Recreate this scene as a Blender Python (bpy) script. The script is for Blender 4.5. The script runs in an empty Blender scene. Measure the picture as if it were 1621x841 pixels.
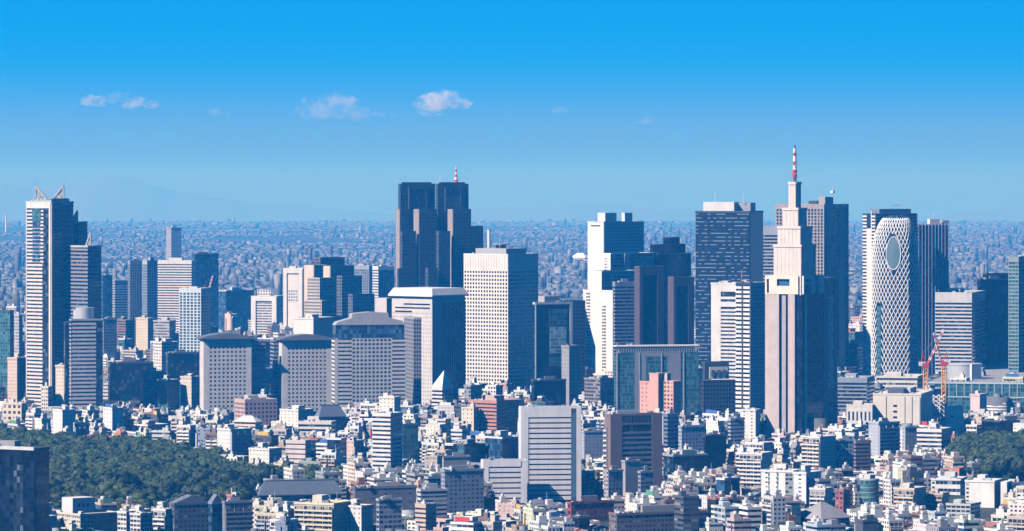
import bpy, math, random
import numpy as np
from mathutils import Matrix, Vector, noise as mnoise

# ------------------------------------------------------------------ camera, sky, sun, exposure
SC = bpy.context.scene
F, CX, EYE, HC = 6700.0, 810.5, 293.0, 238.0      # focal length (px of a 1621 px frame), centre, eye level, eye height
RE = 6.37e6                                        # the earth's radius: the ground sheet curves down to the horizon
cam = bpy.data.cameras.new('camera'); camo = bpy.data.objects.new('camera', cam)
SC.collection.objects.link(camo); SC.camera = camo
camo.location = (0, 0, HC); camo.rotation_euler = (math.radians(90), 0, 0)
cam.sensor_width = 36; cam.lens = F * 36 / 1621; cam.shift_y = -(420.5 - EYE) / 1621
cam.clip_start = 10; cam.clip_end = 250000
SUN_AZ, SUN_EL = 33.0, 42.0                        # sun from the left, a little behind the camera
a_, e_ = math.radians(SUN_AZ), math.radians(SUN_EL)
to_sun = Vector((-math.cos(a_) * math.cos(e_), -math.sin(a_) * math.cos(e_), math.sin(e_)))
sl = bpy.data.lights.new('sun', 'SUN'); so = bpy.data.objects.new('sun', sl); SC.collection.objects.link(so)
sl.energy = 5.0; sl.angle = math.radians(0.5); sl.color = (1.0, 0.955, 0.90)
so.rotation_euler = to_sun.to_track_quat('Z', 'Y').to_euler()
SC.view_settings.view_transform = 'Standard'; SC.view_settings.look = 'None'
SC.view_settings.exposure = 0.46; SC.view_settings.gamma = 1.0; SC.view_settings.use_curve_mapping = False
W = bpy.data.worlds.new('World'); SC.world = W; W.use_nodes = True
nt = W.node_tree; nt.nodes.clear()
def WN(t, **k):
    n = nt.nodes.new(t)
    for a, b in k.items(): setattr(n, a, b)
    return n
sky = WN('ShaderNodeTexSky', sky_type='NISHITA', sun_disc=False, sun_elevation=e_,
         sun_rotation=math.atan2(to_sun.x, to_sun.y), air_density=1.3, dust_density=0.3, ozone_density=4.0)
bg = WN('ShaderNodeBackground'); wo = WN('ShaderNodeOutputWorld'); tc = WN('ShaderNodeTexCoord'); sx = WN('ShaderNodeSeparateXYZ')
mr = WN('ShaderNodeMapRange'); mr.inputs[1].default_value = -0.01; mr.inputs[2].default_value = 0.06
rp = WN('ShaderNodeValToRGB'); mr2 = WN('ShaderNodeMapRange', interpolation_type='SMOOTHSTEP'); mr2.inputs[1].default_value = 0.055; mr2.inputs[2].default_value = 0.22
def lin(r, g, b):
    f = lambda c: ((c / 255 + 0.055) / 1.055) ** 2.4 if c > 10 else c / 255 / 12.92
    return (f(r), f(g), f(b), 1)
K_ = 2.5
stops = [(0.0, (.12, .18, .47)), (.143, (.12, .19, .50)), (.24, (.11, .22, .58)), (.341, (.10, .26, .68)), (.44, (.045, .25, .72)), (.56, (0, .245, .72)), (.768, (0, .238, .68)), (1, (0, .22, .64))]
stops = [(p_, (c_[0] / K_, c_[1] / K_, c_[2] / K_, 1)) for p_, c_ in stops]
rp.color_ramp.elements[0].position = stops[0][0]; rp.color_ramp.elements[0].color = stops[0][1]
rp.color_ramp.elements[1].position = stops[-1][0]; rp.color_ramp.elements[1].color = stops[-1][1]
rp.color_ramp.interpolation = 'B_SPLINE'
for p_, c_ in stops[1:-1]:
    el = rp.color_ramp.elements.new(p_); el.color = c_
sc10 = WN('ShaderNodeVectorMath', operation='SCALE'); sc10.inputs['Scale'].default_value = 10.0 * K_
mx = WN('ShaderNodeMix', data_type='RGBA')
L = nt.links.new
L(tc.outputs['Generated'], sx.inputs[0]); L(sx.outputs['Z'], mr.inputs[0]); L(mr.outputs[0], rp.inputs[0]); L(rp.outputs[0], sc10.inputs[0])
L(sx.outputs['Z'], mr2.inputs[0]); tint = WN('ShaderNodeVectorMath', operation='MULTIPLY'); tint.inputs[1].default_value = (.035, .27, .55); L(sky.outputs[0], tint.inputs[0])
L(mr2.outputs[0], mx.inputs[0]); L(sc10.outputs[0], mx.inputs[6]); L(tint.outputs[0], mx.inputs[7])
L(mx.outputs[2], bg.inputs[0]); bg.inputs[1].default_value = 0.1; L(bg.outputs[0], wo.inputs[0])
cy = SC.cycles
cy.use_denoising = True; cy.denoiser = 'OPENIMAGEDENOISE'; cy.max_bounces = 5; cy.diffuse_bounces = 0; cy.glossy_bounces = 2
cy.transmission_bounces = 2; cy.volume_bounces = 3; cy.caustics_reflective = False; cy.caustics_refractive = False
HAZE_DENSITY, HAZE_COLOR, HAZE_ABSORB = 6.6e-5, (0.024, 0.37, 1.0), (1.0, 0.74, 1.0)
rnd = random.Random(7)

# ------------------------------------------------------------------ materials
MATS = {}
def newmat(name):
    m = bpy.data.materials.new(name); m.use_nodes = True
    t = m.node_tree; t.nodes.clear()
    o = t.nodes.new('ShaderNodeOutputMaterial'); p = t.nodes.new('ShaderNodeBsdfPrincipled')
    t.links.new(p.outputs[0], o.inputs[0]); MATS[name] = m
    return m, t, p
def nd(t, ty, **k):
    n = t.nodes.new(ty)
    for a, b in k.items(): setattr(n, a, b)
    return n
def mth(t, op, a, b=None):
    n = nd(t, 'ShaderNodeMath', operation=op)
    for i, v in enumerate((a, b)):
        if v is None: continue
        if isinstance(v, (int, float)): n.inputs[i].default_value = v
        else: t.links.new(v, n.inputs[i])
    return n.outputs[0]
def mixc(t, f, a, b, blend='MIX'):
    n = nd(t, 'ShaderNodeMix', data_type='RGBA', blend_type=blend)
    for i, v in ((0, f), (6, a), (7, b)):
        if isinstance(v, (int, float)): n.inputs[i].default_value = v
        elif isinstance(v, tuple): n.inputs[i].default_value = (*v[:3], 1)
        else: t.links.new(v, n.inputs[i])
    return n.outputs[2]
def worn(t, col, lo=0.8, hi=1.08, scale=0.09):
    """weathering: broad blotches and vertical streaks of dirt on a wall colour"""
    tc = nd(t, 'ShaderNodeTexCoord'); mp = nd(t, 'ShaderNodeMapping'); mp.inputs['Scale'].default_value = (1, 1, 0.12)
    t.links.new(tc.outputs['Object'], mp.inputs[0])
    n1 = nd(t, 'ShaderNodeTexNoise'); n1.inputs['Scale'].default_value = scale; n1.inputs['Detail'].default_value = 4
    n2 = nd(t, 'ShaderNodeTexNoise'); n2.inputs['Scale'].default_value = 0.45; n2.inputs['Detail'].default_value = 3
    t.links.new(tc.outputs['Object'], n1.inputs[0]); t.links.new(mp.outputs[0], n2.inputs[0])
    s = mth(t, 'ADD', mth(t, 'MULTIPLY', n1.outputs[0], 0.5), mth(t, 'MULTIPLY', n2.outputs[0], 0.5))
    m = nd(t, 'ShaderNodeMapRange'); m.inputs[1].default_value = 0.3; m.inputs[2].default_value = 0.7; m.inputs[3].default_value = lo; m.inputs[4].default_value = hi
    t.links.new(s, m.inputs[0])
    v = nd(t, 'ShaderNodeVectorMath', operation='SCALE'); t.links.new(col, v.inputs[0]); t.links.new(m.outputs[0], v.inputs['Scale'])
    return v.outputs[0]
def paint(name, rough=0.75, lo=0.8, hi=1.08, metal=0.0):
    m, t, p = newmat(name); oi = nd(t, 'ShaderNodeObjectInfo')
    t.links.new(worn(t, oi.outputs['Color'], lo, hi), p.inputs['Base Color']); p.inputs['Roughness'].default_value = rough; p.inputs['Metallic'].default_value = metal
    return m
def facade(name, u0, u1, v0, v1, glass, blind=(0.32, 0.33, 0.32), pb=0.18, wall=None, vary=1.0, rough=0.12):
    """a wall (object colour) with one window per UV cell; each pane its own darkness, some with a blind down"""
    m, t, p = newmat(name); oi = nd(t, 'ShaderNodeObjectInfo'); uv = nd(t, 'ShaderNodeUVMap'); s = nd(t, 'ShaderNodeSeparateXYZ')
    t.links.new(uv.outputs[0], s.inputs[0]); u, v = s.outputs[0], s.outputs[1]
    fu, fv = mth(t, 'FRACT', u), mth(t, 'FRACT', v)
    mk = mth(t, 'MULTIPLY', mth(t, 'MULTIPLY', mth(t, 'GREATER_THAN', fu, u0), mth(t, 'LESS_THAN', fu, u1)),
             mth(t, 'MULTIPLY', mth(t, 'GREATER_THAN', fv, v0), mth(t, 'LESS_THAN', fv, v1)))
    cb = nd(t, 'ShaderNodeCombineXYZ'); t.links.new(mth(t, 'FLOOR', u), cb.inputs[0]); t.links.new(mth(t, 'FLOOR', v), cb.inputs[1]); t.links.new(oi.outputs['Random'], cb.inputs[2])
    wn = nd(t, 'ShaderNodeTexWhiteNoise', noise_dimensions='3D'); t.links.new(cb.outputs[0], wn.inputs[0])
    r = wn.outputs[0]
    g = nd(t, 'ShaderNodeVectorMath', operation='SCALE'); g.inputs[0].default_value = glass[:3]
    t.links.new(mth(t, 'ADD', 1 - 0.6 * vary, mth(t, 'MULTIPLY', mth(t, 'POWER', r, 2.0), 1.9 * vary)), g.inputs['Scale'])
    sep = nd(t, 'ShaderNodeSeparateXYZ'); t.links.new(wn.outputs[1], sep.inputs[0])
    gb = mixc(t, mth(t, 'MULTIPLY', mth(t, 'LESS_THAN', sep.outputs[1], pb), 0.85), g.outputs[0], blind)
    wc = worn(t, oi.outputs['Color']) if wall is None else wall
    t.links.new(mixc(t, mk, wc, gb), p.inputs['Base Color'])
    t.links.new(mth(t, 'SUBTRACT', 0.78, mth(t, 'MULTIPLY', mk, 0.78 - rough)), p.inputs['Roughness'])
    p.inputs['Specular IOR Level'].default_value = .3
    return m
P = paint('painted_concrete'); PM = paint('dark_metal', 0.4, 0.9, 1.05, 0.3); PR = paint('flat_roof', 0.9, 0.6, 1.25)
FPUNCH = facade('punched_windows', .22, .78, .3, .78, (.035, .05, .07))
FWIDE = facade('wide_windows', .08, .92, .25, .8, (.03, .045, .065))
FSTRIP = facade('strip_windows', .04, .99, .38, .82, (.025, .04, .06), pb=.12)
FSPARSE = facade('small_windows', .4, .62, .4, .72, (.03, .04, .05))
FDOOR = facade('balcony_doors', .06, .94, .04, .82, (.05, .06, .075), pb=.25)
GDARK = facade('dark_glass', .05, .97, .07, .97, (.014, .026, .046), (.12, .16, .20), .12, (.014, .02, .03), rough=.07)
GBLUE = facade('blue_glass', .05, .97, .06, .95, (.02, .06, .13), (.10, .18, .26), .12, (.05, .08, .13), rough=.07)
GTEAL = facade('teal_glass', .07, .95, .10, .96, (.026, .11, .135), (.10, .21, .22), .12, (.11, .17, .20), vary=.6, rough=.08)
GBLACK = facade('black_glass', .04, .97, .06, .97, (.006, .011, .022), (.03, .05, .07), .04, (.006, .010, .018), rough=.06)
for n_ in GBLACK.node_tree.nodes:
    if n_.type == 'BSDF_PRINCIPLED': n_.inputs['Specular IOR Level'].default_value = .14
GLIT = facade('pale_banded_glass', .0, 1.01, .34, .56, (.02, .045, .09), (.24, .32, .38), .5, (.004, .014, .036), rough=.1)
GPALE = facade('pale_glass', .06, .95, .2, .95, (.16, .30, .36), (.4, .5, .52), .2, (.45, .5, .52), rough=.1)

# ------------------------------------------------------------------ mesh helpers
def link(o): SC.collection.objects.link(o); return o
class MB:
    def __init__(s): s.v = []; s.f = []; s.uv = []; s.mi = []
    def quad(s, a, b, c, d, uv=None, m=0):
        i = len(s.v); s.v += [a, b, c, d]; s.f.append((i, i + 1, i + 2, i + 3)); s.mi.append(m)
        s.uv += uv or [(0, 0), (0, 0), (0, 0), (0, 0)]
    def poly(s, pts, m=0):
        i = len(s.v); s.v += list(pts); s.f.append(tuple(range(i, i + len(pts)))); s.mi.append(m); s.uv += [(0, 0)] * len(pts)
    def box(s, x0, x1, y0, y1, z0, z1, cell=None, top=0, bottom=True):
        """cell = (bay width, storey height): UVs then count bays and storeys"""
        bw, sh = cell or (1e9, 1e9)
        nx = max(1, round((x1 - x0) / bw)) if cell else 1; ny = max(1, round((y1 - y0) / bw)) if cell else 1
        nz = max(1, round((z1 - z0) / sh)) if cell else 1
        ux = [(0, 0), (nx, 0), (nx, nz), (0, nz)]; o = nx + 3
        uy = [(o, 0), (o + ny, 0), (o + ny, nz), (o, nz)]
        s.quad((x0, y0, z0), (x1, y0, z0), (x1, y0, z1), (x0, y0, z1), ux)
        s.quad((x1, y0, z0), (x1, y1, z0), (x1, y1, z1), (x1, y0, z1), uy)
        s.quad((x1, y1, z0), (x0, y1, z0), (x0, y1, z1), (x1, y1, z1), ux)
        s.quad((x0, y1, z0), (x0, y0, z0), (x0, y0, z1), (x0, y1, z1), uy)
        s.quad((x0, y0, z1), (x1, y0, z1), (x1, y1, z1), (x0, y1, z1), None, top)
        if bottom: s.quad((x0, y1, z0), (x1, y1, z0), (x1, y0, z0), (x0, y0, z0))
        return s
    def prism(s, pts, z0, z1, cell=None, top=0, scale=1.0):
        n = len(pts); bw, sh = cell or (1e9, 1e9); u = 0
        tp = [(x * scale, y * scale) for x, y in pts] if scale != 1 else pts
        nz = max(1, round((z1 - z0) / sh)) if cell else 1
        for i in range(n):
            a, b = pts[i], pts[(i + 1) % n]; c, d = tp[(i + 1) % n], tp[i]
            nb = max(1, round(math.hypot(a[0] - b[0], a[1] - b[1]) / bw)) if cell else 1
            s.quad((*a, z0), (*b, z0), (*c, z1), (*d, z1), [(u, 0), (u + nb, 0), (u + nb, nz), (u, nz)]); u += nb
        s.poly([(x, y, z1) for x, y in tp], top); s.poly([(x, y, z0) for x, y in reversed(pts)])
        return s
    def cyl(s, x, y, r, z0, z1, n=12, r1=None, top=0, cell=None):
        pts = [(x + r * math.cos(2 * math.pi * i / n), y + r * math.sin(2 * math.pi * i / n)) for i in range(n)]
        if r1 is None: return s.prism(pts, z0, z1, cell, top)
        t = [(x + r1 * math.cos(2 * math.pi * i / n), y + r1 * math.sin(2 * math.pi * i / n)) for i in range(n)]
        for i in range(n):
            j = (i + 1) % n; s.quad((*pts[i], z0), (*pts[j], z0), (*t[j], z1), (*t[i], z1))
        s.poly([(*q, z1) for q in t]); s.poly([(*q, z0) for q in reversed(pts)])
        return s
    def bar(s, a, b, r, n=4):
        a, b = Vector(a), Vector(b); d = (b - a).normalized(); u = d.orthogonal().normalized(); w = d.cross(u)
        A = [a + u * r * math.cos(2 * math.pi * i / n + .785) + w * r * math.sin(2 * math.pi * i / n + .785) for i in range(n)]
        B = [p + (b - a) for p in A]
        for i in range(n):
            j = (i + 1) % n; s.quad(tuple(A[i]), tuple(A[j]), tuple(B[j]), tuple(B[i]))
        s.poly([tuple(p) for p in reversed(A)]); s.poly([tuple(p) for p in B])
        return s
    def mesh(s, name, mats):
        me = bpy.data.meshes.new(name); me.from_pydata(s.v, [], s.f)
        for m in (mats if isinstance(mats, (list, tuple)) else [mats]): me.materials.append(m)
        ul = me.uv_layers.new(name='UVMap'); ul.data.foreach_set('uv', np.array(s.uv, dtype=np.float32).ravel())
        me.polygons.foreach_set('material_index', s.mi); me.update()
        return me
    def build(s, name, mats, parent=None, color=(.5, .5, .5), loc=None):
        return inst(s.mesh(name, mats), name, parent, color, loc)
def inst(me, name, parent=None, color=(.5, .5, .5), loc=None, label=None):
    o = bpy.data.objects.new(name, me); link(o); o.color = (*color, 1)
    if parent: o.parent = parent
    if loc: o.location = loc
    if label: o['label'] = label
    return o
def tag(o, label, cat, group=None):
    o['label'] = label; o['category'] = cat
    if group: o['group'] = group
    return o
def drop(x, y): return -(x * x + y * y) / (2 * RE)
HEROES = []       # footprints, for keeping the low city clear of the towers and their faces visible
RECTS = []        # screen rectangles of the towers
def s_at(D): return D / F

class T:
    """a building placed by its picture edges: left edge, near corner, right edge (photo px), distance, and the turn of its left face"""
    def __init__(s, name, label, cat, x0, xc, x1, D, th, ref=None, keep=None, group=None, w1=None, w2=None):
        s.th = math.radians(th); s.D = D; c, n = math.cos(s.th), math.sin(s.th); s.ex = (c, -n); s.ey = (n, c)
        s.zg = drop((xc - CX) * D / F, D); s.o = None
        wr = s.world(x0, xc, x1, D, w1, w2)
        (X, Y), s.w1, s.w2 = wr
        s.cx, s.cy = X - s.ex[0] * s.w1 / 2 + s.ey[0] * s.w2 / 2, Y - s.ex[1] * s.w1 / 2 + s.ey[1] * s.w2 / 2
        s.rect = (-s.w1 / 2, s.w1 / 2, -s.w2 / 2, s.w2 / 2)
        r = s.root = link(bpy.data.objects.new(name, None)); r.location = (s.cx, s.cy, s.zg); r.rotation_euler = (0, 0, -s.th); r.empty_display_size = 5
        tag(r, label, cat, group); s.ref = ref; s.name = name
        s.foot(s.rect, keep); s.keep = keep
    def foot(s, rect, keep=None):
        HEROES.append((s.cx, s.cy, s.th, rect, s.D, keep, s.ref))
    def world(s, x0, xc, x1, D, w1=None, w2=None):
        c, n = math.cos(s.th), math.sin(s.th); k0, kc, k1 = ((x - CX) / F for x in (x0, xc, x1)); Xc = kc * D
        if w1 is None: w1 = (Xc - k0 * D) / (c + k0 * n)
        if w2 is None: w2 = (k1 * D - Xc) / (n - k1 * c)
        return (Xc, D), w1, w2
    def px(s, x0, xc, x1, D, w1=None, w2=None):
        (X, Y), w1, w2 = s.world(x0, xc, x1, D, w1, w2); dx, dy = X - s.cx, Y - s.cy
        lx, ly = dx * s.ex[0] + dy * s.ex[1], dx * s.ey[0] + dy * s.ey[1]
        return (lx - w1, lx, ly, ly + w2)
    def loc(s, x, D):
        X, Y = (x - CX) * D / F, D; dx, dy = X - s.cx, Y - s.cy
        return dx * s.ex[0] + dy * s.ex[1], dx * s.ey[0] + dy * s.ey[1]
    def z(s, y, D=None): return HC - (y - EYE) * (D or s.D) / F - s.zg
    def seen(s, x0, x1, yt, D=None, yb=None):
        D = D or s.D; RECTS.append((D, x0, x1, yt, yb or EYE + F * (HC - s.zg) / D))

def fpt(rect, face, u, out):
    x0, x1, y0, y1 = rect
    return {'L': (x0 + (x1 - x0) * u, y0 - out), 'R': (x1 + out, y0 + (y1 - y0) * u), 'B': (x1 - (x1 - x0) * u, y1 + out), 'W': (x0 - out, y1 - (y1 - y0) * u)}[face]
def fbar(mb, rect, face, ua, ub, za, zb, p, q=0.3, cell=None):
    (xa, ya), (xb, yb) = fpt(rect, face, ua, p), fpt(rect, face, ub, -q)
    mb.box(min(xa, xb), max(xa, xb), min(ya, yb), max(ya, yb), za, zb, cell)
def flen(rect, face): return rect[1] - rect[0] if face in 'LB' else rect[3] - rect[2]
def inset(r, d): return (r[0] + d, r[1] - d, r[2] + d, r[3] - d)

def glazing(t, rect, z0, z1, glass, bay=3.2, st=3.9, name='glazing', roofcol=(.3, .3, .3)):
    return MB().box(*rect, z0, z1, (bay, st), 1).build(name, [glass, PR], t.root, roofcol)
def wallbox(t, rect, z0, z1, mat, col, bay=3.2, st=3.6, name='wall'):
    return MB().box(*rect, z0, z1, (bay, st), 1).build(name, [mat, PR], t.root, col)
def bands(t, rect, z0, z1, col, st=3.9, frac=.5, faces='LRBW', p=.35, spans=None, name='floor_band', mat=None, off=0.0):
    """one spandrel ring per storey, each its own part (they share a mesh)"""
    n = max(1, round((z1 - z0) / st)); sh = (z1 - z0) / n; mb = MB()
    for f in faces:
        for ua, ub in (spans or {}).get(f, [(0, 1)]):
            e = p / flen(rect, f) if ua == 0 and ub == 1 and f in 'LB' else 0
            fbar(mb, rect, f, ua - e, ub + e, 0, sh * frac, p)
    me = mb.mesh(name, mat or P)
    for i in range(n): inst(me, name, t.root, col, (0, 0, z0 + i * sh + off))
def grid(t, rect, z0, z1, col, bay=3.2, st=3.9, pier=.35, span=.4, faces='LRBW', p=.35, spans=None, name='wall', mat=None, head=0, foot=0):
    """piers and spandrels standing proud of the glass, as one wall with real openings"""
    mb = MB(); n = max(1, round((z1 - z0 - head - foot) / st)); sh = (z1 - z0 - head - foot) / n
    for f in faces:
        for ua, ub in (spans or {}).get(f, [(0, 1)]):
            w = flen(rect, f) * (ub - ua); nb = max(1, round(w / bay)); du = (ub - ua) / nb; h = du * pier / 2; e = 0.002 if f in 'LB' else 0
            if pier:
                for i in range(nb + 1):
                    fbar(mb, rect, f, ua + i * du - (h if 0 < i else (p / flen(rect, f) if f in 'LB' and ua == 0 else 0)), ua + i * du + (h if i < nb else (p / flen(rect, f) if f in 'LB' and ub == 1 else 0)), z0, z1, p)
            if span:
                for k in range(n + 1):
                    a = z0 + foot + k * sh - sh * span / 2; b = a + sh * span
                    if k == 0: a = z0 + .02
                    if k == n: b = z1 - .02
                    fbar(mb, rect, f, ua, ub, a, b, p - .06)
    return mb.build(name, mat or P, t.root, col)
def roofcap(t, rect, z, col, h=1.4, over=.3, name='parapet'):
    x0, x1, y0, y1 = inset(rect, -over); w = .5; mb = MB()
    mb.box(x0, x1, y0, y0 + w, z - .6, z + h); mb.box(x0, x1, y1 - w, y1, z - .6, z + h)
    mb.box(x0, x0 + w, y0 + w, y1 - w, z - .6, z + h - .01); mb.box(x1 - w, x1, y0 + w, y1 - w, z - .6, z + h - .01)
    return mb.build(name, P, t.root, col)
def add(t, name, rect, z0, z1, col, mat=None): return MB().box(*rect, z0, z1).build(name, mat or P, t.root, col)
def rooftop(t, rect, z, seed, n=4, col=(.6, .6, .6), big=True):
    r = random.Random(seed); x0, x1, y0, y1 = inset(rect, 1.2); w, d = x1 - x0, y1 - y0
    if big:
        a = x0 + w * r.uniform(.1, .4); b = y0 + d * r.uniform(.15, .4)
        add(t, 'stair_house', (a, a + w * r.uniform(.25, .45), b, b + d * r.uniform(.3, .5)), z, z + r.uniform(3, 5.5), col)
    for i in range(n):
        a = x0 + w * r.uniform(.02, .85); b = y0 + d * r.uniform(.0, .25); k = r.uniform(1.2, 2.6)
        c = r.choice([(.7, .7, .7), (.45, .47, .5), (.25, .27, .3), (.6, .62, .6)])
        if r.random() < .3: MB().cyl(a + k / 2, b + k / 2, k * .6, z, z + k * 1.1, 10).build('water_tank', P, t.root, c)
        else: add(t, 'cooling_unit', (a, a + k * 1.5, b, b + k), z, z + k * .9, c)
def mast(t, x, y, z0, z1, r=.35, col=(.7, .7, .72), name='antenna'):
    mb = MB().cyl(x, y, r, z0, z1, 6, r * .4)
    for k in (.45, .7): mb.box(x - r * 3, x + r * 3, y - .1, y + .1, z0 + (z1 - z0) * k, z0 + (z1 - z0) * k + .3)
    return mb.build(name, PM, t.root, col)

# ------------------------------------------------------------------ the land
def ground():
    xs = np.concatenate([-np.geomspace(20000, 300, 14), np.linspace(-200, 200, 3), np.geomspace(300, 20000, 14)])
    ys = np.concatenate([[-3000, 0, 1500], np.geomspace(2500, 62000, 60)])
    v = [(float(x), float(y), drop(x, y)) for y in ys for x in xs]; n = len(xs)
    f = [(j * n + i, j * n + i + 1, (j + 1) * n + i + 1, (j + 1) * n + i) for j in range(len(ys) - 1) for i in range(n - 1)]
    m, t, p = newmat('city_ground')
    tc = nd(t, 'ShaderNodeTexCoord'); n1 = nd(t, 'ShaderNodeTexNoise'); n1.inputs['Scale'].default_value = .0016; n1.inputs['Detail'].default_value = 6
    n2 = nd(t, 'ShaderNodeTexVoronoi'); n2.inputs['Scale'].default_value = .02
    t.links.new(tc.outputs['Object'], n1.inputs[0]); t.links.new(tc.outputs['Object'], n2.inputs[0])
    r = nd(t, 'ShaderNodeMapRange'); r.inputs[1].default_value = .45; r.inputs[2].default_value = .58; t.links.new(n1.outputs[0], r.inputs[0])
    cr = nd(t, 'ShaderNodeValToRGB'); t.links.new(n2.outputs['Color'], cr.inputs[0])
    cr.color_ramp.elements[0].color = (.02, .028, .03, 1); cr.color_ramp.elements[1].color = (.10, .105, .105, 1)
    t.links.new(mixc(t, r.outputs[0], cr.outputs[0], (.018, .035, .018)), p.inputs['Base Color']); p.inputs['Roughness'].default_value = .9
    me = bpy.data.meshes.new('ground'); me.from_pydata(v, [], f); me.materials.append(m); me.update()
    o = link(bpy.data.objects.new('ground', me)); o['kind'] = 'structure'
ground()
def mountains():
    m, t, p = newmat('far_mountain'); p.inputs['Base Color'].default_value = (.11, .145, .165, 1); p.inputs['Roughness'].default_value = 1
    # ridge heights given as picture rows along the skyline
    pts = [(-400, 330), (-100, 300), (0, 290), (60, 297), (130, 282), (185, 279), (260, 299), (340, 314), (420, 322), (520, 332), (640, 336), (760, 330), (840, 326), (900, 320), (1000, 327), (1090, 334), (1200, 342), (1350, 345), (1480, 341), (1540, 334), (1600, 331), (1750, 325), (2000, 335)]
    D = 84000.0; v = []; f = []; n = 260
    px = np.interp(np.linspace(0, 1, n), np.linspace(0, 1, n), np.linspace(-380, 1980, n)); py = np.interp(px, [a for a, b in pts], [b for a, b in pts])
    for i in range(n):
        X = (px[i] - CX) * D / F; h = HC - (py[i] - EYE) * D / F + 26 * mnoise.fractal(Vector((X * .0009, 3.1, 0)), 1, 2, 5)
        base = drop(0, D) - 60
        for j, k in enumerate((0, .3, .62, .85, 1, .8, 0)):
            y = D - 9000 + j * 2600; w = 60 * mnoise.fractal(Vector((X * .0011, y * .001, 1)), 1, 2, 4) if 0 < j < 6 else 0
            v.append((float(X * y / D), y, float(base + (h - base) * k + w * (1 if j != 4 else 0))))
    for i in range(n - 1):
        for j in range(6): f.append((i * 7 + j, (i + 1) * 7 + j, (i + 1) * 7 + j + 1, i * 7 + j + 1))
    me = bpy.data.meshes.new('mountains'); me.from_pydata(v, [], f); me.materials.append(m); me.polygons.foreach_set('use_smooth', [True] * len(f)); me.update()
    o = link(bpy.data.objects.new('mountains', me)); o['kind'] = 'structure'
mountains()

# ------------------------------------------------------------------ the towers, one by one
WHITE, CREAM, GREY, LGREY, PINK, BROWN, DARK = (.78, .77, .74), (.72, .66, .56), (.40, .41, .43), (.58, .58, .59), (.60, .40, .34), (.16, .11, .10), (.06, .065, .075)
def tower(name, label, cat, x0, xc, x1, yt, D, th, style, col, glass=None, st=3.9, bay=3.2, ref=None, keep=None, seed=1, frac=.5, pier=.35, span=.4,
          n=7, w1=None, w2=None, head=4, big=True, group=None, spans=None, p=.35, cap=True, yb=None, faces='LRBW'):
    t = T(name, label, cat, x0, xc, x1, D, th, ref, keep, group, w1, w2); z1 = t.z(yt); t.seen(x0, x1, yt, yb=yb); t.top = z1
    r = t.rect
    if style == 'bands':
        glazing(t, r, 0, z1 - head, glass or GDARK, bay, st); bands(t, r, 0, z1 - head, col, st, frac, p=p, spans=spans, faces=faces)
        add(t, 'crown_wall', inset(r, -p - .05), z1 - head, z1, col)
    elif style == 'grid':
        glazing(t, r, 0, z1 - .5, glass or GDARK, bay, st); grid(t, r, 0, z1, col, bay, st, pier, span, head=head, p=p, spans=spans, faces=faces)
    elif style == 'curtain':
        glazing(t, r, 0, z1, glass or GDARK, bay, st)
    else: wallbox(t, r, 0, z1, style, col, bay, st)
    if cap: roofcap(t, r, z1, col if style != 'curtain' else tuple(c * .9 + .02 for c in col), 1.3, p + .1)
    if n or big: rooftop(t, r, z1, seed, n, tuple(min(.8, c * .7 + .2) for c in col), big)
    return t

# stepped tower with the glass pyramids, far left
t = T('stepped_tower', 'tall stepped tower crowned with pointed glass pyramids and white banded faces', 'tower', 42, 81, 116, 4520, 42, 'the pyramid-topped tower', 640)
z1 = t.z(321); t.seen(42, 116, 321); t.seen(97, 160, 387)
R1 = t.rect; glazing(t, R1, 0, z1, GDARK, 3, 4)
zb = t.z(416)
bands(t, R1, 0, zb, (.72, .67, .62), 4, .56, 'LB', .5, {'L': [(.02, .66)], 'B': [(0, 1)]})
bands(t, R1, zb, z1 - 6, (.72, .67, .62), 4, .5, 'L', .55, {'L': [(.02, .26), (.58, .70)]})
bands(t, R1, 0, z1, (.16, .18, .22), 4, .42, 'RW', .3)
bands(t, R1, zb, z1 - 24, (.42, .46, .5), 4, .22, 'L', .6, {'L': [(.262, .578)]}, name='bay_sill')
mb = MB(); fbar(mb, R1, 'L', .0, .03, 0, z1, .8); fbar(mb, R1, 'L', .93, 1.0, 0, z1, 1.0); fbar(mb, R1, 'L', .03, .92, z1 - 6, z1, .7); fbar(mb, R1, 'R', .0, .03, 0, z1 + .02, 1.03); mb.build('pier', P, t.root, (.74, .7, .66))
mb = MB(); fbar(mb, R1, 'L', .26, .58, zb, z1 - 5, .45, cell=(2.6, 4)); mb.build('bay_window', [GBLUE, PR], t.root, (.4, .5, .52))
mb = MB(); fbar(mb, R1, 'L', .25, .60, z1 - 20, z1 - 6, .9, cell=(3, 3)); mb.build('top_window', [GTEAL, PR], t.root)
roofcap(t, R1, z1, (.6, .58, .56), 1.5, .6)
MB().box(*inset(R1, 3), z1, z1 + 4.5, (3, 2.2), 1).build('crown_base', [GPALE, PR], t.root, (.5, .52, .55))
R2 = t.px(90, 124, 138, 4562); z2 = t.z(353, 4562); glazing(t, R2, 0, z2, GDARK, 3, 4); bands(t, R2, 0, z2, (.33, .34, .38), 4, .5); roofcap(t, R2, z2, (.5, .5, .52), 1.5, .5)
R3 = t.px(97, 139, 160, 4514); z3 = t.z(391, 4514); glazing(t, R3, 0, z3, GDARK, 3, 4); bands(t, R3, 0, z3, (.26, .26, .29), 4, .5); roofcap(t, R3, z3, (.5, .5, .52), 1.5, .5)  # R3 bands greyed: the taller block's shade is put into their colour
t.foot(R2, 640); t.foot(R3, 640)
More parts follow.
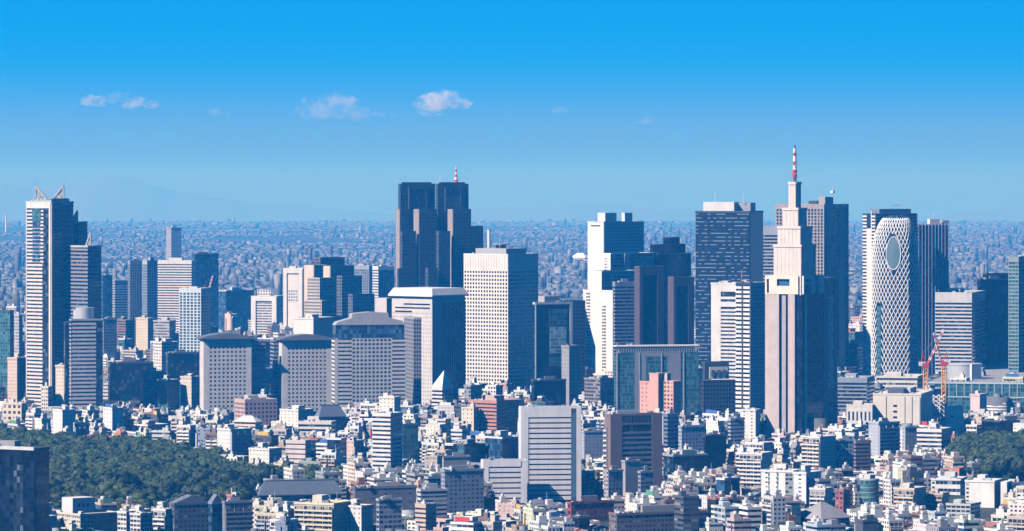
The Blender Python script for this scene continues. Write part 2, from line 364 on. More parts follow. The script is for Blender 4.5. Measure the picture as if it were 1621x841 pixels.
def horn(t, tipx, tipy, footx, basey, D, parent_col=(.7, .68, .66)):
    """half of a glass pyramid: steep outer side, long slope inward, with white edge beams and a spire"""
    ax, ay = t.loc(tipx, D); bx, by = t.loc(footx, D); za, zbase = t.z(tipy, D), t.z(basey, D)
    nx, ny = -(by - ay), bx - ax; l = math.hypot(nx, ny); nx, ny = nx / l, ny / l; k = 7.0
    A0, A1 = Vector((ax, ay, zbase)), Vector((ax, ay, za)); B0 = Vector((bx, by, zbase)); N = Vector((nx * k, ny * k, 0))
    mb = MB(); mb.poly([tuple(A0), tuple(B0), tuple(A1)]); mb.poly([tuple(A1 + N), tuple(B0 + N), tuple(A0 + N)])
    mb.quad(tuple(B0), tuple(B0 + N), tuple(A1 + N), tuple(A1)); mb.quad(tuple(A0 + N), tuple(A0), tuple(A1), tuple(A1 + N))
    o = mb.build('pyramid', GPALE, t.root)
    mb = MB()
    for off in (Vector((0, 0, 0)), N):
        mb.bar(A0 + off, A1 + off, .8); mb.bar(A1 + off, B0 + off, 1.0); mb.bar(A0 + off, B0 + off, .8); mb.bar((A0 + B0) / 2 + off, (A1 + A0) / 2 + off, .5); mb.bar(A0 + off, (A1 + B0) / 2 + off, .5); mb.bar((A0 + B0) / 2 + off, (A1 + B0) / 2 + off, .4)
    mb.bar(A1, A1 + N, .5); f = mb.build('pyramid_frame', P, o, (.75, .74, .72))
    MB().cyl(ax, ay, .55, zbase, za + 6, 6, .15).build('spire', PM, o, (.35, .36, .4))
horn(t, 56, 295, 78, 320, 4545); horn(t, 101, 295, 80, 320, 4560); horn(t, 123, 334, 112, 354, 4560); horn(t, 144, 368, 136, 391, 4530)

# tall twin city-hall tower
t = T('twin_tower', 'grey twin-topped granite skyscraper with a red and white roof mast', 'tower', 627, 637, 742, 4930, 62, 'the grey twin tower', 455)
GR = (.06, .082, .125); GRP = (.36, .30, .28)
def tocho(rect, z0, z1, col=GR, bay=3.0, name='wall'):
    glazing(t, rect, z0, z1 - .4, GDARK, bay, 4); grid(t, rect, z0, z1, col, bay, 4.0, .5, .5, head=5, p=.4, name=name)
t.rect = t.px(633, 637, 742, 4950); t.foot(t.rect, 455); t.seen(627, 765, 289)
tocho(t.px(631, 637, 741, 4975), 0, t.z(400))
tw = []
for (x0, xc, x1) in ((631, 634, 688), (690, 693, 741)):
    r = t.px(x0, xc, x1, 4950); tocho(r, 0, t.z(291, 4950)); tw.append(r); rr = inset(r, 3)
    add(t, 'crown_wall', rr, t.z(291, 4950), t.z(288.5, 4950), GR)
    mb = MB(); fbar(mb, r, 'R', .27, .72, t.z(334), t.z(299), 1.6, cell=(3.4, 4)); mb.build('observatory_window', [GBLUE, PR], t.root)
    mb = MB(); fbar(mb, r, 'R', .22, .78, t.z(299), t.z(296), 2.2); fbar(mb, r, 'R', .22, .27, t.z(334), t.z(299), 2.2); fbar(mb, r, 'R', .72, .78, t.z(334), t.z(299), 2.2); mb.build('observatory_frame', P, t.root, GR)
for (x0, xc, x1, y, D, c) in ((627, 634, 650, 331, 4938, GR), (655, 664.5, 691, 331, 4922, GR), (709, 718, 745, 331, 4922, GR), (634, 637, 658, 366, 4912, GR), (691, 695, 712, 366, 4908, GR), (629, 631, 652, 425, 4895, GR), (674, 678, 692, 424, 4895, GR)):
    r = t.px(x0, xc, x1, D); tocho(r, 0, t.z(y, D), c)
    if y == 331: mb = MB(); fbar(mb, r, 'L', .1, .96, 0, t.z(y, D) - .3, .95); mb.build('pier', P, t.root, GRP)
r = t.px(735, 741, 764, 4960); tocho(r, 0, t.z(358, 4960)); t.foot(r, 455)
lx, ly = t.loc(722, 4950); zt = t.z(289, 4950)
for i in range(6):
    MB().cyl(lx, ly, 2.2 - i * .28, zt + i * 3.1, zt + (i + 1) * 3.1, 6, 1.95 - i * .28).build('mast_section', P, t.root, (.55, .06, .05) if i % 2 == 0 else WHITE)
MB().cyl(lx + 3, ly, 2, zt + 5, zt + 5.8, 10).build('dish', P, t.root, WHITE)
lx, ly = t.loc(697, 4950); mast(t, lx, ly, zt, t.z(278, 4950), .6)

# white gridded tower in the middle
t = tower('office_tower', 'tall white slab covered in small square windows, shaded right side, helipad above', 'tower', 735, 804, 851, 404, 4680, 36, 'grid', (.78, .75, .70), GBLACK, 4.3, 3.7, 'the tall white gridded tower', 612, 5, pier=.42, span=.42, head=17, p=.5, n=6)
mb = MB()
for i in range(17): fbar(mb, t.rect, 'L', .01 + i * .06, .03 + i * .06, t.top - 16, t.top - .1, .75)
for i in range(14): fbar(mb, t.rect, 'R', .01 + i * .072, .03 + i * .072, t.top - 16, t.top - .1, .75)
mb.build('crown_fin', P, t.root, (.76, .74, .70))
add(t, 'roof_deck', inset(t.rect, 9), t.top, t.top + 7, (.45, .46, .48)); x, y = t.loc(800, 4710)
MB().cyl(0, 0, 10, t.top + 11, t.top + 12, 16).build('helipad', P, t.root, (.35, .37, .38)); MB().cyl(0, 0, 6, t.top + 7, t.top + 11, 8).build('helipad_base', P, t.root, GREY)
x, y = t.loc(791, 4710); mast(t, x, y, t.top, t.top + 24, .4)

# clock tower
t = T('clock_tower', 'stepped cream skyscraper tapering to a red and white banded mast', 'tower', 1213, 1270, 1303, 3900, 30, 'the stepped cream tower', 690)
PK = (.56, .47, .45); CR = (.75, .67, .61); z = t.z; t.seen(1213, 1324, 436)
t.seen(1224, 1291, 388)
S = t.rect; zs = z(466)
glazing(t, S, 0, zs, GBLACK, 3, 4)
mb = MB()
for a, b in ((0, .385), (.635, .82)): mb = MB(); fbar(mb, S, 'L', a, b, 0, zs, 2.4); mb.build('wall', P, t.root, PK)
mb = MB(); fbar(mb, S, 'L', .45, .56, 0, zs, 1.3); mb.build('wall', P, t.root, (.40, .38, .40)); mb = MB(); fbar(mb, S, 'B', .02, .98, 0, zs, 1); mb.build('wall', P, t.root, PK)
mb = MB(); fbar(mb, S, 'R', .1, .15, 0, zs, 1.6); mb.build('fin', P, t.root, WHITE)
mb = MB(); fbar(mb, S, 'R', .2, .97, 0, zs, .8, cell=(3, 4)); mb.build('side_glazing', GBLACK, t.root)
WG = t.px(1262, 1303, 1325, 3950); glazing(t, WG, 0, z(440, 3950), GBLUE, 3, 4); t.foot(WG, 660)
mb = MB(); fbar(mb, WG, 'R', .0, .3, 0, z(440, 3950) - .1, .6); fbar(mb, WG, 'R', .75, 1., 0, z(440, 3950), .6); mb.build('wing_wall', P, t.root, (.16, .17, .2))
mb = MB(); fbar(mb, WG, 'R', .33, .72, z(620, 3950), z(468, 3950), .5, cell=(2, 3.2)); mb.build('lattice_window', GPALE, t.root)
# the collar with its square opening (where the clock face sits) and white frames
x0, x1, y0, y1 = S; C = inset(S, -1.8); zc0, zc1 = z(466), z(437)
cc = inset(S, 4); add(t, 'collar_core', cc, zs, zc1 - 1, (.25, .26, .3))
for f in 'LB':
    mb = MB()
    for a, b, c, d in ((.0, .05, zc0, zc1), (.05, .11, zc1 - 3, zc1), (.05, .11, zc0, zc0 + 1), (.11, .33, zc0, zc1), (.33, .68, zc0, zc0 + 7.5), (.33, .68, zc1 - 3, zc1), (.68, .92, zc0, zc1)): fbar(mb, S, f, a, b, c, d, 2.6, 4.5)
    mb.build('collar', P, t.root, (.80, .73, .62))
for f in 'RW':
    mb = MB()
    for a, b, c, d in ((.0, .07, zc0, zc1), (.07, .4, zc1 - 3, zc1), (.07, .4, zc0 + 9, zc0 + 11), (.4, .55, zc0, zc1), (.75, .85, zc0, zc1)): fbar(mb, S, f, a, b, c, d, 1.5, 4.5)
    mb.build('collar_frame', P, t.root, WHITE)
mb = MB(); fbar(mb, S, 'L', .34, .67, zc0 + 7.5, zc1 - 3, .4, 3); mb.build('clock_window', GBLUE, t.root)
zp = zc1 - 1
for i, (a, b, c, y) in enumerate(((1224.5, 1268, 1291, 388), (1231, 1267, 1285, 359), (1240, 1264.5, 1278, 330), (1248, 1259.3, 1267.6, 289))):
    r = t.px(a, b, c, 3912 + i * 6); cxm, cym = (S[0] + S[1]) / 2, (S[2] + S[3]) / 2
    h1, h2 = (r[1] - r[0]) / 2, (r[3] - r[2]) / 2; r = (cxm - h1, cxm + h1, cym - h2, cym + h2); zt = z(y, 3925)
    o = add(t, 'tier', r, zp, zt, CR); mb = MB()
    for f in 'LRBW':
        k = max(3, round(flen(r, f) / 4))
        for j in range(k): fbar(mb, r, f, (j + .08) / k, (j + .92) / k, zp, zt - 2, .18)
        fbar(mb, r, f, -.012, 1.012, zt - 1.9, zt + .6, .7)
    mb.build('pilaster', P, o, CR); zp = zt
mb = MB(); fbar(mb, S, 'L', .87, .98, zc0 - 1, zc1 + 14, 1.0, 5); mb.build('buttress', P, t.root, CR)
zz = [z(v, 3925) for v in (289, 281, 275, 269, 262, 256, 247, 242, 235, 230)]
cols = [(.1, .16, .16), (.5, .04, .04), (.5, .04, .04), WHITE, (.5, .05, .04), WHITE, (.5, .05, .04), WHITE, (.12, .13, .15)]
rr = [1.6, 2.1, 2.1, 1.7, 1.7, 1.6, 1.6, 1.5, .8]
for i in range(9): MB().cyl(cxm, cym, rr[i], zz[i] + (.05 if i else 0), zz[i + 1], 12).build('mast_section', P, t.root, cols[i])
for i, h in enumerate((3, 7, 12)): MB().cyl(cxm + 2.2, cym - 1.0, .9, zz[1] + h, zz[1] + h + .8, 8).build('dish', P, t.root, LGREY)

# lattice cocoon
t = T('lattice_tower', 'curved skyscraper wrapped in a white diamond lattice with an oval glass opening', 'tower', 1390, 1421, 1454, 4600, 45, 'the white lattice tower', 585)
t.root.rotation_euler = (0, 0, 0); t.root.location = ((1420.5 - CX) * 4630 / F, 4640, drop(0, 4640)); t.seen(1384, 1458, 342)
Hh = HC - (341 - EYE) * 4640 / F - drop(0, 4640); R0 = 27.5
def shell(u, h, out=0.0):
    """a rounded three-lobed plan, bulging in the middle and closing in at the top; u runs round, h is 0..1 of the height"""
    psi = math.radians(-68); k = int(u * 3) % 3; f = u * 3 - int(u * 3)
    a0 = psi + k * 2 * math.pi / 3; V0 = (math.cos(a0), math.sin(a0)); V1 = (math.cos(a0 + 2 * math.pi / 3), math.sin(a0 + 2 * math.pi / 3)); O = (-(V0[0] + V1[0]) * .30, -(V0[1] + V1[1]) * .30)
    b0 = math.atan2(V0[1] - O[1], V0[0] - O[0]); b1 = math.atan2(V1[1] - O[1], V1[0] - O[0])
    while b1 < b0: b1 += 2 * math.pi
    rad = math.hypot(V0[0] - O[0], V0[1] - O[1]); b = b0 + (b1 - b0) * f
    ht = h; sc = 0.93 + .07 * math.sin(math.pi * min(1, ht / .7) * .5)
    sc = .97 + .03 * math.sin(math.pi * min(1, ht / .8)); e = max(0., (ht - .74) / .26); sc *= math.sqrt(max(0.0, 1 - e ** 2.3)) * .72 + .28 if e > 0 else 1
    q = (rad + out / R0) * R0 * sc
    return Vector((O[0] * R0 * sc + math.cos(b) * q, O[1] * R0 * sc + math.sin(b) * q, h * Hh))
mb = MB(); NU, NH = 48, 50
for i in range(NU):
    for j in range(NH):
        a, b, c, d = shell(i / NU, j / NH), shell((i + .9999) / NU, j / NH), shell((i + .9999) / NU, (j + 1) / NH), shell(i / NU, (j + 1) / NH)
        mb.quad(tuple(a), tuple(b), tuple(c), tuple(d), [(i, j), (i + 1, j), (i + 1, j + 1), (i, j + 1)])
mb.poly([tuple(shell(i / NU, 1.0)) for i in range(NU)]); mb.build('glazing', GDARK, t.root)
mb = MB(); NS = 36; STEP = .0215
def inoval(u, h): return ((u * 3 - int(u * 3) - OU) / .165) ** 2 + ((h - OH) / .092) ** 2 < 1 and int(u * 3) == 2
OU, OH = .70, .80
for s in range(NS):
    for sgn in (1, -1):
        u, h = s / NS, 0.0
        while h < .985:
            u2, h2 = (u + sgn * .5 / NS) % 1.0, min(.985, h + STEP)
            if not (inoval(u, h) or inoval(u2, h2)) and not (abs(u * 3 - 2.36) < .075 and h < .52):
                a, b = shell(u, h, .25), shell(u2, h2, .25)
                if (a - b).length < 12: mb.bar(a, b, .5, 4)
            u, h = u2, h2
mb.build('lattice', P, t.root, (.82, .82, .80))
mb = MB(); ring = []
for k in range(24):
    a = 2 * math.pi * k / 24; ring.append(shell((2 + OU + .155 * math.cos(a)) / 3, OH + .087 * math.sin(a), .9))
cen = shell((2 + OU) / 3, OH, 1.1)
for k in range(24): mb.poly([tuple(ring[k]), tuple(ring[(k + 1) % 24]), tuple(cen)])
o = mb.build('oval_window', GTEAL, t.root)
mb = MB()
for k in range(24): mb.bar(ring[k], ring[(k + 1) % 24], .55)
mb.build('window_frame', P, o, WHITE)
mb = MB()
for j in range(9): mb.quad(*[tuple(shell((2 + f) / 3, hh, .7)) for f, hh in ((.30, .03 + j * .055), (.42, .03 + j * .055), (.42, .078 + j * .055), (.30, .078 + j * .055))], [(0, 0), (3, 0), (3, 3), (0, 3)])
mb.build('atrium_window', GTEAL, t.root)
mb = MB()
for i in range(3): mb.bar(shell(i / 3 + .0001, .0, .2), shell(i / 3 + .0001, .66, .2), .6)
mb.build('edge_rib', P, t.root, (.75, .75, .74))
HEROES[-1] = (t.root.location.x, t.root.location.y, 0, (-27, 27, -27, 27), 4620, 585, t.ref)

# dark glass slab with pale bands and a white roof box
t = tower('office_tower', 'dark glass tower with pale horizontal bands and a white roof storey bearing two thin masts', 'tower', 1101, 1186, 1208, 336, 4720, 17, 'curtain', (.06, .07, .09), GLIT, 4.3, 3.4, 'the dark banded tower', 545, n=0, big=False)
r = t.px(1113, 1162, 1172, 4735); add(t, 'roof_storey', r, t.top, t.z(320, 4735), WHITE)
r = t.px(1163, 1188, 1196, 4745); add(t, 'roof_storey', r, t.top, t.z(321, 4745), (.35, .38, .42))
for x in (1132, 1177): a, b = t.loc(x, 4745); mast(t, a, b, t.z(321), t.z(302, 4745), .45, WHITE)
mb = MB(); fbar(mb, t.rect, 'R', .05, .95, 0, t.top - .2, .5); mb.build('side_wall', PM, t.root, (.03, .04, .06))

# brown slab behind the clock tower
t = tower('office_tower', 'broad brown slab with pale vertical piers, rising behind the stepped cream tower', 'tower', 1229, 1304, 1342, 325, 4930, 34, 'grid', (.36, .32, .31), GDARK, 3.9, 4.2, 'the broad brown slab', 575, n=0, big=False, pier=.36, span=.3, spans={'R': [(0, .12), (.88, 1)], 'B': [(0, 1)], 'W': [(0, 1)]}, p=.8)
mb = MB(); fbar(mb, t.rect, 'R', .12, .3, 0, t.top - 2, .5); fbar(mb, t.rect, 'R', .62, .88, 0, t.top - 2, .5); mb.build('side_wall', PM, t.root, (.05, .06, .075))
r = t.px(1296, 1306, 1319, 4935); add(t, 'stair_house', r, t.top, t.z(312, 4935), (.42, .36, .34)); r = t.px(1280, 1294, 1300, 4945); add(t, 'cooling_unit', r, t.top, t.z(318, 4945), (.06, .06, .07))
a, b = t.loc(1318, 4950); mast(t, a, b, t.z(312), t.z(292, 4950), .5, WHITE); MB().cyl(a, b, 2.6, t.z(306), t.z(302), 8).build('dish', P, t.root, WHITE)
a, b = t.loc(1303, 4950); MB().bar((a, b, t.z(313)), (a - 8, b, t.z(303)), .3).build('davit', PM, t.root, GREY)
tower('office_tower', 'pale striped office tower with white top storey, glimpsed left of the stepped cream tower', 'tower', 1204, 1234, 1240, 360, 4860, 20, 'bands', (.30, .34, .40), GDARK, 3.9, 3, None, 450, head=9, n=0, big=False, frac=.45)
t = T('office_tower', 'white banded tower with dark recess and blue roof block, behind the white lattice tower', 'tower', 1366, 1386, 1452, 4830, 58, 'the white banded tower', 585); z1 = t.z(338); t.seen(1366, 1455, 331)
glazing(t, t.rect, 0, z1, GDARK, 3, 3.9)
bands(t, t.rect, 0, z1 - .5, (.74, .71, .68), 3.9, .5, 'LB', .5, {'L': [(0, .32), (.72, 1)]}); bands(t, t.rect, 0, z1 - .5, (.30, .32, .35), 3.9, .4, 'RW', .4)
mb = MB(); fbar(mb, t.rect, 'L', .32, .72, 0, t.z(362), .5); fbar(mb, t.rect, 'L', .66, .72, t.z(362), z1 + 3, .5); fbar(mb, t.rect, 'L', .985, 1., 0, z1 + 3, .8); mb.build('pier', P, t.root, (.76, .72, .66))
r = t.px(1378, 1392, 1442, 4845); add(t, 'roof_storey', r, z1, t.z(331, 4845), (.2, .22, .27)); a, b = t.loc(1427, 4845); mast(t, a, b, t.z(331), t.z(318, 4845), .35)
MB().bar((a, b, t.z(324)), (a - 10, b - 8, t.z(326)), .4).build('davit', PM, t.root, GREY)
# tower with vertical fins
t = T('office_tower', 'blue glass tower ribbed with pale vertical fins, white box on its roof', 'tower', 1440, 1449, 1501, 4900, 66, 'the finned blue tower', 600); z1 = t.z(357); t.seen(1445, 1502, 357)
glazing(t, t.rect, 0, z1, GBLUE, 2.5, 3.9); mb = MB()
for f in 'LRBW':
    k = round(flen(t.rect, f) / 4.4)
    for i in range(k + 1): fbar(mb, t.rect, f, max(0, i / k - .007), min(1, i / k + .007), 0, z1 + 2, .9)
mb.build('fin', P, t.root, (.30, .36, .50))
add(t, 'roof_slab', inset(t.rect, .5), z1, z1 + 1.2, GREY)
r = t.px(1468, 1472, 1488, 4910); add(t, 'roof_storey', r, z1 + 1, t.z(347, 4910), WHITE); a, b = t.loc(1478, 4915); mast(t, a, b, t.z(347), t.z(334, 4915), .4, WHITE)
r = t.px(1486, 1492, 1502, 4920); add(t, 'stair_house', r, z1 + 1, t.z(349, 4920), (.4, .42, .45))
# striped and dark ones at right
tower('office_tower', 'grey office tower with white stripes on its sunny half, right of the finned blue tower', 'tower', 1481, 1538, 1559, 465, 4620, 15, 'bands', (.62, .62, .63), GDARK, 4, 3, 'the half-striped tower', 578, frac=.45, head=10, n=2)
t = tower('office_tower', 'plain dark blue glass slab with a stepped top near the right edge', 'tower', 1547, 1552, 1598, 443, 4740, 62, 'curtain', (.03, .04, .06), GBLACK, 4, 3, 'the dark blue slab', 578, n=2)
r = t.px(1556, 1562, 1596, 4750); glazing(t, r, t.top, t.z(434, 4750), GBLACK); roofcap(t, r, t.z(434, 4750), DARK, 1)
tower('office_tower', 'pale green glass tower cut off by the right edge of the photo', 'tower', 1597, 1612, 1660, 408, 4560, 20, 'grid', (.30, .38, .40), GTEAL, 3.9, 3, 'the pale green tower', 575, pier=.12, span=.35, n=1)
# white stepped pair
t = T('office_tower', 'tall white tower with bluish shaded side and two square roof boxes', 'tower', 931, 956, 1019, 5020, 55, 'the tall white stepped tower', 575); z1 = t.z(352); t.seen(931, 1019, 352)
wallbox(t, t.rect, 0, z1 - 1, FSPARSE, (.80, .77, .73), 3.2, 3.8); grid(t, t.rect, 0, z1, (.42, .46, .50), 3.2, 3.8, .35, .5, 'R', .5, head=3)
mb = MB(); fbar(mb, t.rect, 'L', 0, 1, 0, z1, .6); mb.build('end_wall', P, t.root, (.82, .79, .75)); mb = MB(); fbar(mb, t.rect, 'L', .2, .8, z1 - 5, z1 - 3.5, .8); mb.build('window', GBLACK, t.root); roofcap(t, t.rect, z1, (.6, .62, .63), 1, .8)
for a in ((946, 958, 976), (984, 989, 1001)): r = t.px(*a, 5040); add(t, 'roof_storey', r, z1, t.z(337, 5040), (.66, .68, .70))
t = T('office_tower', 'stepped white tower with narrow vertical window slots and striped shaded side', 'tower', 922, 971, 1040, 4720, 50, 'the stepped white tower', 580); t.seen(922, 972, 458); t.seen(943, 1040, 402)
WT = (.82, .79, .73); t.rect = t.px(934, 966, 1036, 4760)
for (x0, xc, x1, y, D) in ((943, 967, 1036, 402, 4790), (933, 953, 1010, 430, 4752), (924, 972, 1008, 461, 4720)):
    r = t.px(x0, xc, x1, D); z1 = t.z(y, D); wallbox(t, r, 0, z1 - .5, FSTRIP, (.40, .44, .50), 3.2, 3.9, 'striped_wall')
    mb = MB(); fbar(mb, r, 'L', 0, 1, 0, z1, .6); mb.build('end_wall', P, t.root, WT); roofcap(t, r, z1, WT, .8, .7); t.foot(r, 580)
r = t.px(924, 972, 1008, 4720); mb = MB(); zt = t.z(461)
for u in (.1, .62): fbar(mb, r, 'L', u, u + .13, 2, zt - (2 if u < .5 else 16), .9, cell=(3, 3.6))
mb.build('window_slot', FWIDE, t.root, WT)
r = t.px(943, 967, 1036, 4790); mb = MB(); fbar(mb, r, 'L', .58, .8, t.z(452, 4790), t.z(408, 4790), .9, cell=(4, 3)); mb.build('window_slot', FPUNCH, t.root, WT)
mb = MB(); fbar(mb, r, 'R', .3, .42, t.z(432, 4790), t.z(402, 4790), 1.4); mb.build('side_pier', P, t.root, WT)
# dark cluster
t = T('office_tower', 'black glass tower with stepped octagonal top behind the brown pair', 'tower', 1020, 1034, 1099, 4830, 48, 'the black stepped tower', 545); t.seen(1020, 1099, 392)
for (x0, xc, x1, y, D) in ((1020, 1036, 1099, 403, 4830), (1024, 1040, 1090, 388, 4845), (1045, 1055, 1081, 377, 4860)):
    r = t.px(x0, xc, x1, D); zz_ = t.z(y, D); pts = [(r[0] + 5, r[2]), (r[1] - 5, r[2]), (r[1], r[2] + 5), (r[1], r[3] - 5), (r[1] - 5, r[3]), (r[0] + 5, r[3]), (r[0], r[3] - 5), (r[0], r[2] + 5)]
    MB().prism(pts, 0, zz_, (3, 3.9), 1).build('glazing', [GBLACK, PR], t.root, (.15, .15, .17)); MB().prism([(p[0] * 1.006, p[1] * 1.006) for p in pts], zz_, zz_ + 1, None).build('parapet', P, t.root, DARK)
t = T('office_tower', 'dark brown twin-slab tower with a notch between its two blocks', 'tower', 1005, 1017, 1056, 4450, 60, 'the dark brown twin slabs', 545); t.seen(1005, 1098, 432)
for (x0, xc, x1, y, D) in ((1005, 1013, 1051, 424, 4450), (1058, 1067, 1098, 441, 4430)):
    r = t.px(x0, xc, x1, D); zz_ = t.z(y, D); glazing(t, r, 0, zz_, GBLACK, 3, 3.9); t.foot(r, 545)
    mb = MB()
    for f in 'LB': fbar(mb, r, f, -.01, 1.01, 0, zz_ + 1.2, .6)
    for f in 'RW': fbar(mb, r, f, 0, .12, 0, zz_ + 1.2, .5); fbar(mb, r, f, .72, 1., 0, zz_ + 1.2, .5); fbar(mb, r, f, .12, .72, zz_ - 8, zz_ + 1.2, .45)
    mb.build('wall', P, t.root, (.10, .075, .085)); roofcap(t, r, zz_ + 1, (.2, .17, .17), .6, .2)
r = t.px(1040, 1045, 1066, 4480); zz_ = t.z(512, 4480); glazing(t, r, 0, zz_, GBLACK); add(t, 'cooling_unit', (r[0] + 1, r[0] + 7, r[2] + 2, r[2] + 8), zz_, zz_ + 5, WHITE); add(t, 'cooling_unit', (r[0] + 9, r[0] + 13, r[2] + 2, r[2] + 6), zz_, zz_ + 8, LGREY)
tower('office_tower', 'blue-grey striped block squeezed between stepped white tower and brown twin slabs', 'tower', 970, 974, 1006, 448, 4560, 66, 'bands', (.24, .27, .33), GDARK, 3.8, 3, None, 545, frac=.45, n=2)
t = tower('office_tower', 'dark brown slab behind the green glass block with a flat pale roof room', 'tower', 880, 886, 926, 478, 4560, 60, 'grid', (.16, .14, .15), GBLACK, 3.9, 3, 'the dark brown slab', 640, pier=.3, span=.4, n=1, big=False)
r = t.px(852, 862, 886, 4580); add(t, 'roof_storey', r, 0, t.z(469, 4580), (.46, .43, .42)); t.seen(844, 925, 470)
t = T('office_tower', 'dark green glass block framed in pale trim with a bright teal window patch', 'tower', 844, 847, 906, 4380, 64, 'the dark green glass block', 640); z1 = t.z(480); t.seen(844, 906, 480)
glazing(t, t.rect, 0, z1, GBLACK, 3, 4); mb = MB()
fbar(mb, t.rect, 'R', 0, .03, 0, z1 + 1, .7); fbar(mb, t.rect, 'R', .93, 1, 0, z1 + 1, .7); fbar(mb, t.rect, 'R', .03, .93, z1 - 1.5, z1 + 1, .7); fbar(mb, t.rect, 'L', 0, 1, z1 - 1.5, z1 + 1, .5); mb.build('trim', P, t.root, (.62, .64, .64))
mb = MB(); fbar(mb, t.rect, 'R', .38, .86, t.z(580), t.z(490), .4, cell=(4, 4)); mb.build('bay_window', GTEAL, t.root); mb = MB(); fbar(mb, t.rect, 'R', .40, .83, t.z(560), t.z(518), .8, cell=(3, 3.8)); mb.build('bright_window', GPALE, t.root)
tower('office_building', 'slender plain grey slab standing against the dark green glass block', 'office building', 889, 901, 916, 549, 4290, 40, FSPARSE, (.33, .33, .35), st=4, ref='the slender grey slab', keep=640, n=1, big=False)
tower('office_building', 'low black glass base block with pale roof box below the green glass block', 'office building', 841, 845, 896, 603, 4250, 66, 'curtain', DARK, GBLACK, 4, 3, None, 640, n=3, big=True)
# grey gridded twins with curved dark roofs, and the vaulted block
def grey_twin(x0, xc, x1, y, D, label, ref, endx):
    t = T('office_tower', label, 'tower', x0, xc, x1, D, 76, ref, 655); z1 = t.z(y); t.seen(x0, x1, y - 9); r = t.rect
    glazing(t, r, 0, z1, GDARK, 3.4, 3.9); grid(t, r, 0, z1, (.64, .62, .61), 4.2, 4.2, .48, .5, 'RLBW', .16, {'R': [(.1, .9)], 'L': [(0, .01)]}, head=7, mat=P)
    mb = MB(); fbar(mb, r, 'R', 0, .1, 0, z1, .22); fbar(mb, r, 'R', .9, 1, 0, z1, .22); fbar(mb, r, 'L', 0, 1, 0, z1, .5); mb.build('corner_wall', P, t.root, (.66, .64, .63))
    rr = inset(r, -3.5); pts = []; n = 9; mb = MB(); (x0_, x1_, y0_, y1_) = rr
    prof = [(y0_ + (y1_ - y0_) * i / n, z1 + 1.4 + 4.6 * math.sin(math.pi * i / n)) for i in range(n + 1)]
    for i in range(n): mb.quad((x1_, prof[i][0], prof[i][1]), (x1_, prof[i + 1][0], prof[i + 1][1]), (x0_, prof[i + 1][0], prof[i + 1][1]), (x0_, prof[i][0], prof[i][1]))
    mb.poly([(x1_, y0_, z1)] + [(x1_, y1_, z1)] + [(x1_, a, b) for a, b in reversed(prof)]); mb.poly([(x0_, y1_, z1), (x0_, y0_, z1)] + [(x0_, a, b) for a, b in prof])
    mb.quad((x0_, y0_, z1), (x1_, y0_, z1), (x1_, y0_, z1 + 1.4), (x0_, y0_, z1 + 1.4)); mb.quad((x1_, y1_, z1), (x0_, y1_, z1), (x0_, y1_, z1 + 1.4), (x1_, y1_, z1 + 1.4)); mb.quad((x0_, y1_, z1), (x1_, y1_, z1), (x1_, y0_, z1), (x0_, y0_, z1))
    mb.build('roof', P, t.root, (.15, .16, .19))
    if endx:
        e = t.px(*endx, D + 18); glazing(t, e, 0, t.z(541, D), GBLUE); bands(t, e, 0, t.z(541, D), (.30, .31, .35), 4, .4); roofcap(t, e, t.z(541, D), (.3, .3, .33), .8); t.foot(e, 640)
    return t
grey_twin(317, 323, 398, 537, 4370, 'grey office block with square window grid and dark curved roof, beside the wood', 'the left grey gridded block', (396, 399, 420))
grey_twin(442, 447, 525, 539, 4400, 'grey gridded office block with dark curved roof, left of the vaulted grey block', 'the right grey gridded block', (428, 434, 446))
t = T('office_building', 'dark blue glass link block with a curved white canopy between two grey gridded blocks', 'office building', 405, 408, 440, 4440, 70, 'the glass link block', 630); z1 = t.z(541); t.seen(405, 440, 541)
glazing(t, t.rect, 0, z1, GBLUE, 3, 4); roofcap(t, t.rect, z1, GREY); a, b = t.loc(424, 4425); MB().cyl(a, b, 9, t.z(599), t.z(582), 20).build('canopy', P, t.root, (.66, .68, .7)); MB().cyl(a, b, 9.6, t.z(606), t.z(602), 20).build('canopy', P, t.root, (.6, .62, .64))
tower('office_building', 'white rooftop-like block peeking over the right grey gridded block', 'office building', 466, 496, 528, 505, 4560, 30, P, (.78, .76, .72), keep=540, n=2)
t = T('office_tower', 'wide grey striped block under a vaulted roof with a blue glass belt', 'tower', 525, 530, 642, 4330, 78, 'the vaulted grey block', 640); z1 = t.z(536); t.seen(525, 668, 498); r = t.rect
glazing(t, r, 0, z1, GDARK, 3.4, 4); grid(t, r, 0, z1, (.54, .54, .55), 4.0, 4.05, .36, .46, 'RB', .16, {'R': [(.24, .80)]}); bands(t, r, 0, z1, (.62, .62, .62), 4.05, .58, 'RLW', .18, {'R': [(.045, .24), (.80, 1.0)]})
for a, b in ((0, .045), (.79, .81)): mb = MB(); fbar(mb, r, 'R', a, b, 0, z1, .3); mb.build('pier', P, t.root, (.56, .54, .52))
g = inset(r, 1.0); z2 = t.z(515); glazing(t, g, z1, z2, GBLUE, 3, 4, 'belt_window')
mb = MB(); (x0_, x1_, y0_, y1_) = inset(r, .4); prof = [(0, 515), (.04, 510), (.24, 504), (.245, 497), (.5, 494.5), (.76, 496), (.765, 503), (.96, 509), (1, 515)]
prof = [(y0_ + (y1_ - y0_) * u, t.z(v)) for u, v in prof]
for i in range(8): mb.quad((x1_, *prof[i]), (x1_, *prof[i + 1]), (x0_, *prof[i + 1]), (x0_, *prof[i]))
mb.poly([(x1_, a, b) for a, b in reversed(prof)]); mb.poly([(x0_, a, b) for a, b in prof]); mb.build('roof', P, t.root, (.42, .42, .42))
